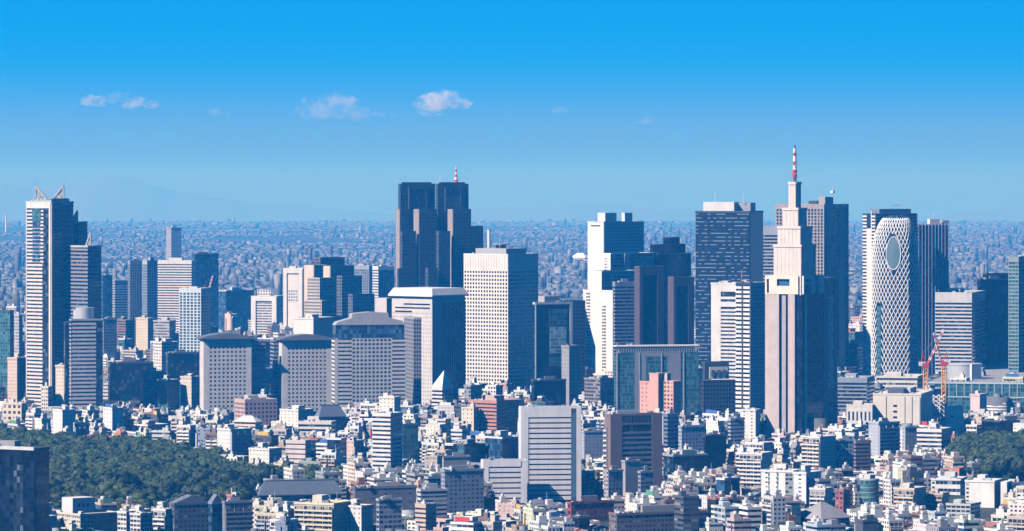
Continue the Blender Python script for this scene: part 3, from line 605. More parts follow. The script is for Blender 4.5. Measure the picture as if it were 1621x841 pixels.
SW = t.px(640, 655, 667, 4395); zz_ = t.z(505, 4395); glazing(t, SW, 0, zz_, GDARK, 3, 4); grid(t, SW, 0, zz_, (.30, .30, .33), 3, 4, .3, .4, 'LR'); roofcap(t, SW, zz_, GREY); t.foot(SW, 640)
# white block with the overhanging roof
t = T('office_tower', 'pale office tower under a broad overhanging white roof slab, dark glass on its right', 'tower', 621, 684, 736, 4520, 42, 'the overhanging-roof tower', 640); z1 = t.z(470); t.seen(615, 736, 456); r = t.rect
wallbox(t, r, 0, z1, FSPARSE, (.60, .58, .57), 3.4, 4.2); g = inset(r, -.25); grid(t, r, 0, z1, (.62, .60, .58), 3.4, 4.2, .62, .7, 'L', .3, head=16)
mb = MB()
for k, (u0, u1) in enumerate(((.3, .95), (.08, .95), (.08, .5))): fbar(mb, r, 'L', u0, u1, z1 - 9 - k * 4, z1 - 7.6 - k * 4, .6)
mb.build('window_strip', GBLACK, t.root)
mb = MB(); fbar(mb, r, 'R', .0, .32, 0, z1, .6); mb.build('side_wall', P, t.root, (.28, .27, .29)); mb = MB(); fbar(mb, r, 'R', .32, 1, 0, t.z(478), 1.0, cell=(3, 4)); mb.build('side_glazing', GDARK, t.root); mb = MB()
for i in range(12): fbar(mb, r, 'R', .34 + i * .056, .35 + i * .056, 0, t.z(478), 1.3)
mb.build('mullion', P, t.root, (.34, .34, .38))
MB().box(*inset(r, -3.2), z1, z1 + 1.6).build('roof_slab', P, t.root, (.75, .74, .72)); mb = MB(); q = inset(r, -3.2); u = inset(r, 1)
A = [(q[0], q[2]), (q[1], q[2]), (q[1], q[3]), (q[0], q[3])]; B_ = [(u[0], u[2]), (u[1], u[2]), (u[1], u[3]), (u[0], u[3])]; zt = t.z(457)
for i in range(4): j = (i + 1) % 4; mb.quad((*A[i], z1 + 1.65), (*A[j], z1 + 1.65), (*B_[j], zt), (*B_[i], zt))
mb.poly([(*p, zt) for p in B_]); mb.build('roof', P, t.root, (.66, .67, .68))
add(t, 'stair_house', t.px(596, 612, 620, 4560), 0, t.z(472, 4560), (.62, .56, .55))

# striped block with a drum on the roof, before the stepped tower
t = T('office_tower', 'lilac-grey striped office tower with a steel drum on its roof', 'tower', 110, 113, 163, 4400, 74, 'the drum-roofed tower', 650); z1 = t.z(507); t.seen(101, 163, 490); r = t.rect
glazing(t, r, 0, z1, GDARK, 3, 4.1); bands(t, r, 0, z1 - 1, (.60, .57, .58), 4.1, .55, 'RB', .16, {'R': [(0.02, .78)]}); bands(t, r, 0, z1 - 1, (.5, .48, .5), 4.1, .3, 'L', .4)
r2 = t.px(101, 103, 115, 4425); glazing(t, r2, 0, t.z(510, 4425), GDARK, 3, 4); roofcap(t, r, z1, GREY, 1); a, b = t.loc(134, 4425); MB().cyl(a, b, 9.5, z1, t.z(488), 24).build('roof_drum', PM, t.root, (.62, .62, .64))
a, b = t.loc(122, 4425); MB().cyl(a, b, 4, z1, t.z(492), 16).build('roof_drum', PM, t.root, (.7, .7, .7)); add(t, 'base_arcade', inset(t.px(80, 84, 165, 4390), -2), 0, 9, (.5, .48, .48))
t.foot(t.px(80, 84, 165, 4390), 650)
# middle right: teal block, pink block, white pair, sign block
t = T('office_building', 'teal glass block with grey concrete panels under a bright white roof line', 'office building', 972, 976, 1106, 4150, 78, 'the teal glass block', 655); z1 = t.z(549); t.seen(975, 1110, 545); r = t.rect
glazing(t, r, 0, z1 - 6, GTEAL, 2.1, 4); mb = MB()
for a, b, c in ((.22, .36, z1 - 5), (.62, .78, z1 - 5), (.36, .60, 0)):
    if c: fbar(mb, r, 'R', a, b, 0, c, .25)
fbar(mb, r, 'R', .22, .78, z1 - 10, z1 - 5, .3); mb.build('concrete_panel', P, t.root, (.25, .26, .30))
mb = MB(); k = 34
for i in range(k + 1): fbar(mb, r, 'R', i / k - .004 if i else 0, i / k + .004 if i < k else 1, z1 - 6, z1, .5, .1)
for i in range(4): fbar(mb, r, 'R', i * .27, i * .27 + .012, 0, z1 - 6, .9)
mb.build('roof_louvre', P, t.root, (.38, .42, .45)); add(t, 'penthouse', inset(r, 3), z1 - 6, z1 - .5, (.28, .31, .34))
mb = MB(); q = inset(r, -1); mb.box(*q, z1, z1 + 1.1); mb.build('roof_slab', P, t.root, (.8, .8, .78)); rooftop(t, r, z1 + 1.1, 3, 3, big=False)
t = T('apartment_building', 'salmon pink apartment block with stepped gables in front of the teal glass block', 'apartment building', 1013, 1049, 1078, 4060, 40, 'the salmon pink block', 655); t.seen(1014, 1077, 600); PKW = (.70, .40, .34)
z1 = t.z(606); wallbox(t, t.rect, 0, z1, FSPARSE, PKW, 6, 4); roofcap(t, t.rect, z1, PKW, 1)
r = t.px(1028, 1042, 1052, 4056); wallbox(t, r, 0, t.z(592), P, PKW); roofcap(t, r, t.z(592), PKW, .8); r = t.px(1050, 1066, 1078, 4052); wallbox(t, r, 0, t.z(603), FPUNCH, PKW, 4, 4)
add(t, 'roof_storey', t.px(1045, 1056, 1062, 4075), z1, t.z(592), (.6, .5, .48)); mb = MB(); fbar(mb, t.rect, 'L', .62, .68, 0, z1, .5); mb.build('window_slot', GBLACK, t.root)
t = T('office_tower', 'white office block with horizontal window strips and slanted dark roof notch', 'tower', 1126, 1168, 1184, 4420, 22, 'the white strip-windowed block', 575); z1 = t.z(450); t.seen(1127, 1168, 450); r = t.rect
glazing(t, r, 0, z1 - 4, GDARK, 3, 4); bands(t, r, 0, t.z(487), (.76, .74, .71), 4, .55, 'LRB', .5, {'L': [(.36, 1)]}); mb = MB(); fbar(mb, r, 'L', 0, .36, 0, z1, .6); fbar(mb, r, 'L', .36, 1, t.z(486), t.z(478), .6); fbar(mb, r, 'L', .36, 1, t.z(462), z1, .6); fbar(mb, r, 'L', .36, 1, t.z(474), t.z(470), .55); mb.build('wall', P, t.root, (.76, .74, .71)); roofcap(t, r, z1, WHITE, 1.5, .6); rooftop(t, r, z1, 9, 6, (.7, .7, .7))
t = T('office_tower', 'slim tower with gleaming white and black chequered edge and plain blue shaded side', 'tower', 1165, 1187, 1214, 4140, 40, 'the chequered-edge tower', 650); z1 = t.z(449); t.seen(1167, 1214, 447); r = t.rect
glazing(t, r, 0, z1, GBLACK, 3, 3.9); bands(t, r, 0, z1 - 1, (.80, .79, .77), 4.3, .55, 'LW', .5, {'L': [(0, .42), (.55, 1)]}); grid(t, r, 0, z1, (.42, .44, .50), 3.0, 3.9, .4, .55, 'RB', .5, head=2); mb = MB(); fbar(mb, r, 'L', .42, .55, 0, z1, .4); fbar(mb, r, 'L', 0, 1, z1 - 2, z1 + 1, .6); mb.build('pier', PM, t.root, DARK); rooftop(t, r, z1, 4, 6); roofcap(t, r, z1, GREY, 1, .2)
a, b = t.loc(1174, 4150); mast(t, a, b, z1, z1 + 14, .4, (.6, .25, .25))
t = T('office_building', 'black office block carrying a pale four-pane billboard frame on its roof', 'office building', 1110, 1114, 1168, 4220, 70, 'the black billboard block', 655); z1 = t.z(602); t.seen(1112, 1167, 574); r = t.rect
glazing(t, r, 0, z1, GBLACK, 3, 4); grid(t, r, 0, z1, (.05, .05, .06), 3.4, 4, .3, .35); add(t, 'penthouse', t.px(1112, 1116, 1154, 4240), z1, t.z(574), (.05, .055, .07)); mb = MB(); fbar(mb, r, 'R', .18, .72, z1 + 1, z1 + 13, -1.0, 2); o = mb.build('billboard', P, t.root, (.72, .68, .60)); mb = MB()
for i in range(3): fbar(mb, r, 'R', .23 + i * .165, .33 + i * .165, z1 + 4, z1 + 10, -.7)
mb.build('sign_panel', PM, o, (.12, .13, .15))

# station side at right
t = T('station_building', 'long low teal-glazed station building with white lattice panels along the right', 'station', 1466, 1622, 1700, 4310, 12, 'the teal station building', 660); z1 = t.z(607); t.seen(1466, 1700, 607)
glazing(t, t.rect, 0, z1, GTEAL, 4, 4.5); mb = MB(); r = t.rect
for i in range(13): fbar(mb, r, 'L', i / 13, i / 13 + .006, z1 - 14, z1, .6)
fbar(mb, r, 'L', 0, 1, z1 - 1, z1 + .5, .7); fbar(mb, r, 'L', 0, 1, z1 - 15, z1 - 14, .7); mb.build('facade_frame', P, t.root, (.5, .62, .64)); mb = MB(); fbar(mb, r, 'L', .55, .95, 0, z1 - 15, .5, cell=(3, 3.5)); mb.build('side_wall', FWIDE, t.root, (.22, .28, .3)); roofcap(t, r, z1, (.4, .5, .5), .6)
t = T('steel_tank', 'large pale steel drum standing among low roofs left of the pale green tower', 'tank', 1499, 1526, 1554, 4400, 45, 'the big steel drum', 605); t.seen(1500, 1553, 578); a = (1554 - 1499) / 2 * s_at(4400); z1 = t.z(577)
MB().cyl(0, 0, a, 0, z1, 40).build('drum', PM, t.root, (.60, .62, .64)); MB().cyl(0, 0, a + .5, z1 - 1.2, z1 + .3, 40).build('rim', PM, t.root, (.7, .7, .7)); mb = MB(); x, y = t.loc(1541, 4380); MB().box(x - 1.4, x + 1.4, y - 1.4 - 3, y + 1.4 - 3, 0, z1 + 1).build('pipe_shaft', P, t.root, WHITE)
def crane(x, D, ybase, ytop, jx, jy, label):
    t = T('tower_crane', label, 'crane', x - 3, x, x + 3, D, 45, None, None, 'luffing cranes on the building site'); t.root.rotation_euler = (0, 0, 0); t.root.location = ((x - CX) * D / F, D, drop(0, D)); HEROES.pop()
    zb, zt = t.z(ybase), t.z(ytop); w = 1.8; mb = MB(); n = 14
    for a in (-w, w):
        for b in (-w, w): mb.bar((a, b, 0), (a, b, zt), .5)
    for i in range(n):
        za, zc = zt * i / n, zt * (i + 1) / n
        for b in (-w, w): mb.bar((-w, b, za), (w, b, zc), .3); mb.bar((b, w, za), (b, -w, zc), .3)
    mb.build('mast', P, t.root, (.72, .34, .05)); MB().box(-3.2, 3.2, -2.5, 2.5, zt, zt + 4).build('cab', P, t.root, (.6, .05, .05)); s = 1 if jx > x else -1
    MB().box(-s * 3.4 - 3, -s * 3.4 + 3, -1.8, 1.8, zt + 1, zt + 5).build('counterweight', P, t.root, (.72, .7, .68))
    tip = Vector(((jx - x) * s_at(D), 0, t.z(jy))); base = Vector((s * 2.5, 0, zt + 3)); mb = MB(); d = (tip - base); mb2 = MB()
    up = Vector((0, 0, 1)).cross(d).normalized(); nrm = d.cross(up).normalized(); m = 10
    for i in range(m):
        p0, p1 = base + d * i / m, base + d * (i + 1) / m; tgt = mb if i % 2 else mb2
        for q in (up * .9 - nrm * .5, -up * .9 - nrm * .5, nrm * .9): tgt.bar(p0 + q, p1 + q, .42)
        tgt.bar(p0 + up * .9 - nrm * .5, p1 + nrm * .9, .28); tgt.bar(p0 - up * .9 - nrm * .5, p1 + nrm * .9, .28)
    j = mb.build('jib', P, t.root, (.80, .78, .76)); mb2.build('jib_section', P, j, (.72, .12, .1))
    k = Vector((-s * 3, 0, zt + 13)); mb = MB(); mb.bar((s * 1, 0, zt + 4), k, .45); mb.bar((-s * 4, 0, zt + 4), k, .4); mb.build('frame', P, t.root, (.6, .05, .05)); MB().bar(k, tip, .14).build('cable', PM, t.root, (.3, .3, .3))
crane(1465, 4160, 660, 581, 1494, 522, 'orange masted luffing crane, its white jib reaching up to the right')
crane(1494, 4150, 660, 579, 1478, 527, 'orange masted luffing crane, its red-striped jib leaning back to the left')
crane(327, 5900, 560, 466, 337, 437, 'thin distant crane with a raised jib beside the deep blue glass tower')
def chimney(x, D, ytop, r, label):
    o = link(bpy.data.objects.new('chimney', None)); o.location = ((x - CX) * D / F, D, drop(0, D)); tag(o, label, 'chimney'); h = HC - (ytop - EYE) * D / F - drop(0, D)
    MB().cyl(0, 0, r, 0, h, 14, r * .8).build('shaft', P, o, WHITE); MB().cyl(0, 0, r * .9, h, h + r * .5, 14).build('rim', P, o, GREY)
chimney(774, 5600, 364, 2.6, 'slim white chimney behind the left corner of the tall white gridded tower'); chimney(9.5, 26000, 340, 6.0, 'lone thin white chimney far away at the left edge')
tower('office_building', 'grey-white building under construction wrapped in scaffold sheets beneath the orange cranes', 'office building', 1448, 1474, 1500, 618, 4180, 40, FWIDE, (.36, .40, .42), st=4, ref='the scaffolded site', keep=640, n=3)
t = T('office_building', 'broad blank cream building with dark vertical slits, below the lattice tower', 'office building', 1382, 1458, 1478, 4060, 14, 'the blank cream building', 680); z1 = t.z(625); t.seen(1384, 1478, 622); r = t.rect
CW = (.74, .70, .63); wallbox(t, r, 0, z1, P, CW); mb = MB()
for u in (.27, .66, .81): mb = MB(); fbar(mb, r, 'L', u, u + .016, 2, z1 - 2, .05); mb.build('slit', GBLACK, t.root)
mb = MB()
for k in range(4): fbar(mb, r, 'L', .42, .50, z1 - 12 - k * 5.5, z1 - 10 - k * 5.5, .12)
mb.build('window', GBLACK, t.root); roofcap(t, r, z1, CW, 1, .3); add(t, 'penthouse', t.px(1405, 1430, 1438, 4075), z1, z1 + 5, (.1, .12, .15)); rooftop(t, r, z1, 5, 5)
t = T('office_building', 'white block tapering upward like a pagoda beside the steel lattice pylon', 'office building', 1494, 1519, 1530, 4030, 25, 'the white tapered block', 690); z1 = t.z(643); t.seen(1495, 1528, 645); r = t.rect; pts = [(r[0], r[2]), (r[1], r[2]), (r[1], r[3]), (r[0], r[3])]
MB().prism(pts, 0, z1, None, 0, .62).build('wall', P, t.root, WHITE); mb = MB(); fbar(mb, inset(r, 3.2), 'L', .35, .6, z1 - 12, z1 - 9.5, .9); mb.build('window', GBLACK, t.root); add(t, 'base', inset(r, -2.5), 0, z1 * .3, (.66, .66, .64))
t = T('lattice_pylon', 'slim white steel lattice pylon standing on a roof near the orange cranes', 'pylon', 1479, 1486, 1494, 4080, 45, None, 670); z1 = t.z(626); w = 4; mb = MB(); t.seen(1478, 1495, 626)
for a in (-w, w):
    for b in (-w, w): mb.bar((a, b, 0), (a, b, z1), .7)
for i in range(9):
    za, zc = z1 * i / 9, z1 * (i + 1) / 9
    for b in (-w, w): mb.bar((-w, b, za), (w, b, zc), .4); mb.bar((w, b, za), (-w, b, zc), .4); mb.bar((b, -w, za), (b, w, zc), .4)
mb.build('lattice', P, t.root, (.72, .72, .74))
tower('office_building', 'white building with tall ribbed wall panels left of the blank cream building', 'office building', 1341, 1380, 1388, 643, 4060, 14, 'grid', (.74, .72, .68), (GDARK), 14, 4, None, 670, pier=.55, span=.25, n=3, p=.6)
tower('office_building', 'long black box-like building beside the park trees at the right edge', 'office building', 1554, 1583, 1640, 668, 3900, 62, 'curtain', (.05, .06, .08), GBLACK, 5, 4, 'the long black box', 705, n=5)
tower('office_building', 'cream sign-topped block with white roof edge right of the tapered white block', 'office building', 1530, 1546, 1556, 675, 3930, 30, FWIDE, WHITE, st=3.6, keep=705, n=3)
tower('office_building', 'pale pinkish square hoarding on a slim dark block beside the teal station building', 'office building', 1536, 1551, 1562, 626, 4200, 30, P, (.72, .6, .6), keep=650, n=1)
tower('office_building', 'low white concourse roof stretching between the lattice tower and orange cranes', 'office building', 1388, 1452, 1462, 598, 4420, 12, FSTRIP, (.74, .72, .68), st=5, keep=618, n=8)
tower('office_building', 'brownish office block with ochre storeys left of the white banded tower', 'office building', 1339, 1357, 1366, 545, 5000, 25, 'bands', (.62, .5, .38), GDARK, 4, 3, None, 580, n=3)
tower('office_building', 'blue-grey low block at the foot of the broad brown slab', 'office building', 1325, 1372, 1384, 600, 4300, 14, 'bands', (.28, .33, .4), GDARK, 4, 3, None, 640, n=5, frac=.4)

# left and centre middle distance
LST = [
 ('office_tower', 'dark teal glass tower at the far left edge of the photo', 'tower', -14, 16, 22, 493, 4650, 30, 'curtain', DARK, GTEAL, 'the dark teal edge tower', 600, {}),
 ('office_building', 'narrow pinkish building with stepped roof left of the pyramid-topped tower', 'office building', 12, 27, 43, 568, 4560, 40, FSPARSE, (.66, .52, .44), None, 'the narrow pinkish building', 640, {}),
 ('apartment_building', 'slim lilac-grey block standing behind the narrow pinkish building', 'apartment building', 18, 30, 36, 500, 5000, 40, FPUNCH, (.5, .48, .5), None, None, 560, {}),
 ('office_building', 'cream office block wedged at the foot of the pyramid-topped tower', 'office building', 88, 101, 106, 580, 4440, 25, FSPARSE, (.74, .66, .55), None, None, 640, {}),
 ('apartment_building', 'pale cream narrow block at the base of the pyramid-topped tower', 'apartment building', 65, 76, 82, 614, 4430, 30, FPUNCH, (.70, .66, .58), None, None, 660, {}),
 ('office_tower', 'distant grey-blue tower rising alone above the far city on the left', 'tower', 263, 271, 287, 361, 9200, 62, FPUNCH, (.42, .42, .45), None, 'the lone distant tower', 405, {'n': 0}),
 ('office_tower', 'slender steel-blue tower with vertical ribs left of the white striped slab', 'tower', 203, 206, 224, 414, 6000, 62, 'grid', (.30, .36, .42), GBLUE, 'the slender steel-blue tower', 490, {'pier': .3, 'span': .15, 'n': 1}),
 ('office_tower', 'dark blue slim tower with a white left edge beside the white striped slab', 'tower', 226, 233, 249, 414, 5900, 55, 'grid', (.42, .46, .5), GBLUE, 'the white-edged blue tower', 485, {'pier': .25, 'span': .2, 'n': 1, 'spans': {'L': [(0, 1)], 'B': [(0, 1)]}}),
 ('office_building', 'wide white slab striped with dark window rows in the left distance', 'office building', 247, 303, 310, 414, 6200, 14, 'bands', (.78, .74, .68), GDARK, 'the white striped slab', 470, {'frac': .55, 'n': 3}),
 ('office_tower', 'deep blue glass tower right of the white striped slab', 'tower', 304, 309, 346, 403, 6300, 62, 'curtain', DARK, GBLUE, 'the deep blue glass tower', 470, {'n': 2}),
 ('apartment_tower', 'light blue and white tower with vertical balcony strips behind grey gridded block', 'tower', 284, 318, 333, 458, 5300, 22, 'grid', (.62, .70, .72), GBLUE, 'the blue and white balcony tower', 558, {'pier': .3, 'span': .3, 'bay': 5.2, 'n': 2}),
 ('office_building', 'low white-ended dark block right of the deep blue glass tower', 'office building', 346, 358, 402, 461, 6500, 50, 'curtain', (.6, .6, .6), GBLUE, None, 490, {}),
 ('office_building', 'wide pale building with stepped roof left of the white framed block', 'office building', 398, 438, 450, 470, 6000, 18, FSTRIP, (.70, .68, .64), None, None, 500, {}),
 ('office_tower', 'white framed block with a recessed blank front and flared foot', 'tower', 449, 479, 486, 426, 5800, 18, P, (.80, .77, .74), None, 'the white framed block', 478, {'n': 1}),
 ('office_tower', 'grey-blue ribbed tower left of the grey twin tower', 'tower', 556, 584, 594, 422, 6000, 24, 'grid', (.36, .40, .46), GBLUE, None, 465, {'pier': .3, 'span': .2, 'n': 2}),
 ('office_tower', 'plain blue tower with a white balcony edge left of the grey twin tower', 'tower', 590, 599, 624, 423, 5900, 60, 'bands', (.66, .68, .70), GBLUE, 'the white-edged plain blue tower', 465, {'n': 1, 'spans': {}, 'faces': 'LW', 'frac': .55}),
 ('office_building', 'dark blue-green office block below the slender steel-blue tower', 'office building', 160, 163, 178, 437, 6300, 62, 'curtain', DARK, GBLUE, None, 480, {}),
 ('office_building', 'blue-grey office block with window rows right of the pyramid-topped tower', 'office building', 176, 182, 203, 445, 6400, 62, FSTRIP, (.36, .40, .45), None, None, 480, {}),
 ('apartment_building', 'slate-blue tall block right of the drum-roofed tower', 'apartment building', 160, 164, 185, 506, 5300, 62, FPUNCH, (.25, .29, .36), None, None, 560, {}),
 ('office_building', 'wide dark shaded office block right of the drum-roofed tower', 'office building', 171, 174, 240, 575, 4700, 72, 'curtain', (.08, .1, .13), GDARK, 'the wide dark shaded block', 640, {'n': 5}),
 ('office_building', 'dark blue block with faint window rows beside the wide dark shaded block', 'office building', 222, 227, 262, 590, 4560, 70, FPUNCH, (.13, .15, .2), None, None, 650, {}),
 ('apartment_building', 'white-sided block with a dark teal glazed front, left of grey gridded block', 'apartment building', 250, 264, 284, 603, 4470, 50, 'curtain', (.5, .5, .5), GTEAL, None, 655, {}),
 ('apartment_building', 'cream and grey block with small windows just left of the left gridded block', 'apartment building', 286, 303, 317, 598, 4480, 40, FSPARSE, (.66, .6, .52), None, None, 655, {}),
 ('apartment_building', 'white box with dark right side left of the blue and white balcony tower', 'apartment building', 243, 256, 283, 543, 5100, 50, FPUNCH, (.72, .70, .68), None, None, 590, {}),
 ('office_building', 'dark shaded block under roof gardens left of the left gridded block', 'office building', 262, 266, 316, 560, 4850, 66, 'curtain', (.1, .12, .17), GDARK, None, 600, {}),
 ('apartment_building', 'beige round-shouldered block among low roofs, left of the balcony tower', 'apartment building', 215, 234, 244, 505, 5600, 35, FSPARSE, (.68, .58, .44), None, None, 545, {}),
 ('apartment_building', 'grey apartment slab with balconies left of the balcony tower', 'apartment building', 243, 268, 278, 509, 5500, 25, FWIDE, (.52, .5, .5), None, None, 545, {}),
 ('office_building', 'dark brown office block with bright vertical strips, left of stepped clock-like tower', 'office building', 925, 950, 976, 601, 4330, 44, FWIDE, (.26, .23, .23), None, None, 645, {}),
 ('office_building', 'white gabled-roof block with a bright pointed white top', 'office building', 684, 700, 717, 612, 4230, 40, 'bands', (.66, .66, .66), GDARK, 'the pointed white-topped block', 640, {'n': 0, 'big': False, 'cap': False}),
 ('apartment_building', 'dark blue apartment block below the tall white gridded tower', 'apartment building', 735, 745, 763, 612, 4240, 50, FWIDE, (.3, .32, .37), None, None, 640, {}),
 ('apartment_building', 'white square block with window slots below the tall white gridded tower', 'apartment building', 772, 785, 796, 612, 4250, 40, FPUNCH, (.76, .74, .72), None, None, 640, {}),
]
for (nm, lb, ct, x0, xc, x1, yt, D, th, sty, col, gl, ref, keep, kw) in LST:
    k = dict(n=6, seed=int(x0) + 5); k.update(kw); tt = tower(nm, lb, ct, x0, xc, x1, yt, D, th, sty, col, gl, 3.8, k.pop('bay', 3.2), ref, keep, **k)
    if 'framed' in lb:
        mb = MB(); fbar(mb, tt.rect, 'L', 0, .18, 0, tt.top, 1.5); fbar(mb, tt.rect, 'L', .82, 1, 0, tt.top, 1.5); fbar(mb, tt.rect, 'L', .18, .82, tt.top - 6, tt.top, 1.5); mb.build('frame', P, tt.root, WHITE)
        mb = MB(); fbar(mb, tt.rect, 'L', .24, .76, tt.z(478), tt.z(459), .2, cell=(4, 4)); mb.build('window_field', FPUNCH, tt.root, WHITE)
    if 'pointed white top' in lb:
        r = tt.rect; mb = MB(); zt = tt.z(587); A = [(r[0], r[2]), (r[1], r[2]), (r[1], r[3]), (r[0], r[3])]; c = ((r[0] + r[1]) / 2 + 2, (r[2] + r[3]) / 2)
        for i in range(4): mb.poly([(*A[i], tt.top), (*A[(i + 1) % 4], tt.top), (*c, zt)])
        mb.poly([(*p, tt.top) for p in reversed(A)]); mb.build('roof', P, tt.root, (.82, .82, .8))
# the beige and dark stepped complex
t = T('office_tower', 'beige and dark stepped tower complex with sunlit piers, left of the grey twin tower', 'tower', 482, 506, 550, 5420, 40, 'the beige stepped complex', 520); t.seen(482, 592, 410)
for (x0, xc, x1, y, D, c, s) in ((496, 507, 545, 409, 5460, (.15, .14, .16), 'd'), (482, 497, 520, 421, 5430, (.62, .54, .46), 'l'), (487, 506, 530, 441, 5390, (.58, .51, .44), 'g'), (512, 523.5, 560, 422, 5410, (.14, .14, .16), 'p'), (482, 509, 516, 477, 5360, (.60, .53, .46), 'g'), (534, 541, 572, 438, 5380, (.16, .17, .2), 'd'), (552, 558, 592, 467, 5340, (.15, .17, .2), 'd')):
    r = t.px(x0, xc, x1, D); zz_ = t.z(y, D); glazing(t, r, 0, zz_ - .3, GDARK, 3.2, 4); t.foot(r, 505)
    grid(t, r, 0, zz_, c, 3.4, 4, .3 if s != 'd' else .2, .45, p=.5)
    if s in 'lp': mb = MB(); fbar(mb, r, 'L', .06, .95, 0, zz_ + .5, .8); mb.build('pier', P, t.root, (.68, .58, .50))
    roofcap(t, r, zz_, c, 1, .5)
add(t, 'roof_storey', t.px(594, 600, 617, 5300), 0, t.z(472, 5300), (.5, .5, .52)); t.foot(t.px(594, 600, 617, 5300), 500)

# ------------------------------------------------------------------ nearer buildings
def balconies(t, rect, z0, z1, face, col, st=3.1, spans=((0.02, .98),), p=1.3, name='balcony'):
    n = max(1, int((z1 - z0 - 1) / st)); mb = MB(); L_ = flen(rect, face)
    for ua, ub in spans:
        fbar(mb, rect, face, ua, ub, 0, .22, p, -.02); w = .15 / L_
        (xa, ya), (xb, yb) = fpt(rect, face, ua, p + .02), fpt(rect, face, ub, p - .16)
        mb.box(min(xa, xb), max(xa, xb), min(ya, yb), max(ya, yb), .24, 1.3)
        k = max(1, round(L_ * (ub - ua) / 6.5))
        for i in range(k + 1):
            u = ua + (ub - ua) * i / k; fbar(mb, rect, face, max(ua, u - w), min(ub, u + w), .25, st - .05, p - .2, -.03)
    me = mb.mesh(name, P)
    for i in range(n): inst(me, name, t.root, col, (0, 0, z0 + i * st))
def near(nm, lb, ct, x0, xc, x1, yt, D, th, sty, col, ref=None, keep=None, st=3.2, bay=3.4, side=None, fc='L', spans=((.02, .98),), n=4, seed=None, group=None, w1=None, w2=None, big=True, bcol=None, frac=.5, glass=None):
    t = T(nm, lb, ct, x0, xc, x1, D, th, ref, keep or EYE + F * HC / D - 3, group, w1, w2); z1 = t.top = t.z(yt); t.seen(x0, x1, yt); r = t.rect
    if sty == 'apt':
        wallbox(t, r, 0, z1, side or FSPARSE, col, 3.2, st); mb = MB()
        for a, b in spans: fbar(mb, r, fc, a, b, st * .1, z1 - 1, .03, -.005, (bay, st))
        mb.build('balcony_window', FDOOR, t.root, tuple(c * .9 for c in col)); balconies(t, r, st, z1 - .5, fc, bcol or col, st, spans)
    elif sty == 'bands':
        glazing(t, r, 0, z1 - 2, glass or GDARK, bay, st); bands(t, r, 0, z1 - 2, col, st, frac, p=.3); add(t, 'crown_wall', inset(r, -.35), z1 - 2, z1, col)
    elif sty == 'grid':
        glazing(t, r, 0, z1 - .5, glass or GDARK, bay, st); grid(t, r, 0, z1, col, bay, st, .4, .45, head=2, p=.35)
    else: wallbox(t, r, 0, z1, sty, col, bay, st)
    roofcap(t, r, z1, tuple(min(.8, c * 1.02) for c in col), 1.0, .36); rooftop(t, r, z1, seed or int(x0 * 7 + yt), n, tuple(min(.8, c * .6 + .28) for c in col), big)
    return t
# dark tower at the lower left
t = near('office_tower', 'dark blue glass tower in the lower left corner, nearest of the glass towers', 'tower', -30, 54, 78, 712, 2720, 30, GBLACK, DARK, 'the corner dark glass tower', 842, 4, 3.2, n=5)
mb = MB(); r = t.rect; fbar(mb, r, 'L', .62, .80, 0, t.top - 10, .3, cell=(3, 4)); fbar(mb, r, 'R', .1, .95, 0, t.top - 12, .3, cell=(3, 4)); mb.build('bay_window', GDARK, t.root, DARK); mb = MB(); fbar(mb, r, 'L', .0, 1, t.top - .5, t.top + 1.6, .6); mb.build('trim', P, t.root, (.6, .62, .64)); x, y = t.loc(45, 2740); MB().bar((x, y, t.top), (x + 2, y, t.top + 7), .25).build('antenna', PM, t.root, WHITE)
t = near('office_building', 'cream office with square windows and a white plant block on top, lower left', 'office building', 92, 127, 188, 816, 2900, 52, FPUNCH, (.62, .58, .50), 'the cream square-windowed office', 842, 3.4, 2.6, n=3, big=False)
r = t.px(98, 115, 150, 2915); add(t, 'penthouse', r, t.top, t.z(789, 2915), (.66, .66, .66)); mb = MB(); [fbar(mb, r, 'R', .25 + .2 * k, .33 + .2 * k, t.top + 4.5, t.top + 6.5, .1) for k in range(3)]; mb.build('vent', GBLACK, t.root)
# striped white office in the centre foreground
t = T('office_building', 'large pale lilac office block with thin dark window strips in the centre foreground', 'office building', 822, 826, 920, 3180, 83, 'the big striped office', 800); z1 = t.z(646); t.seen(825, 920, 646); r = t.rect; LV = (.74, .74, .77)
glazing(t, r, 0, z1 - 1, GBLACK, 4, 3.9); bands(t, r, 2, z1 - 7, LV, 3.95, .72, 'RB', .14, {'R': [(.11, .83)], 'B': [(0, 1)]}); mb = MB(); fbar(mb, r, 'R', 0, .11, 0, z1, .5); fbar(mb, r, 'R', .11, .83, z1 - 7, z1, .5); fbar(mb, r, 'R', .92, 1, 0, z1, .5); fbar(mb, r, 'L', -.02, 1, 0, z1, .5); mb.build('wall', P, t.root, LV); mb = MB(); fbar(mb, r, 'R', .83, .92, 0, z1 - .6, .1); mb.build('recess_shade', GBLUE, t.root); roofcap(t, r, z1, LV, .8, .2); rooftop(t, r, z1, 12, 5, WHITE, False)  # blue glass strip on the right stands in for shade in the recess
W_ = t.px(762, 766, 834, 3150); z2 = t.z(732, 3140); t.foot(W_, 803); t.seen(765, 834, 732, 3140); glazing(t, W_, 0, z2 - 1, GBLACK, 4, 3.9); bands(t, W_, 2, z2 - 4, LV, 3.95, .72, 'RB', .14, {'R': [(.11, .86)]}); mb = MB(); fbar(mb, W_, 'R', 0, .11, 0, z2, .5); fbar(mb, W_, 'R', .11, .86, z2 - 4, z2, .5); fbar(mb, W_, 'R', .86, 1, 0, z2, .1); fbar(mb, W_, 'L', -.02, 1, 0, z2, .5); mb.build('wing_wall', P, t.root, LV); roofcap(t, W_, z2, LV, .8, .2); rooftop(t, W_, z2, 14, 4, WHITE, False)
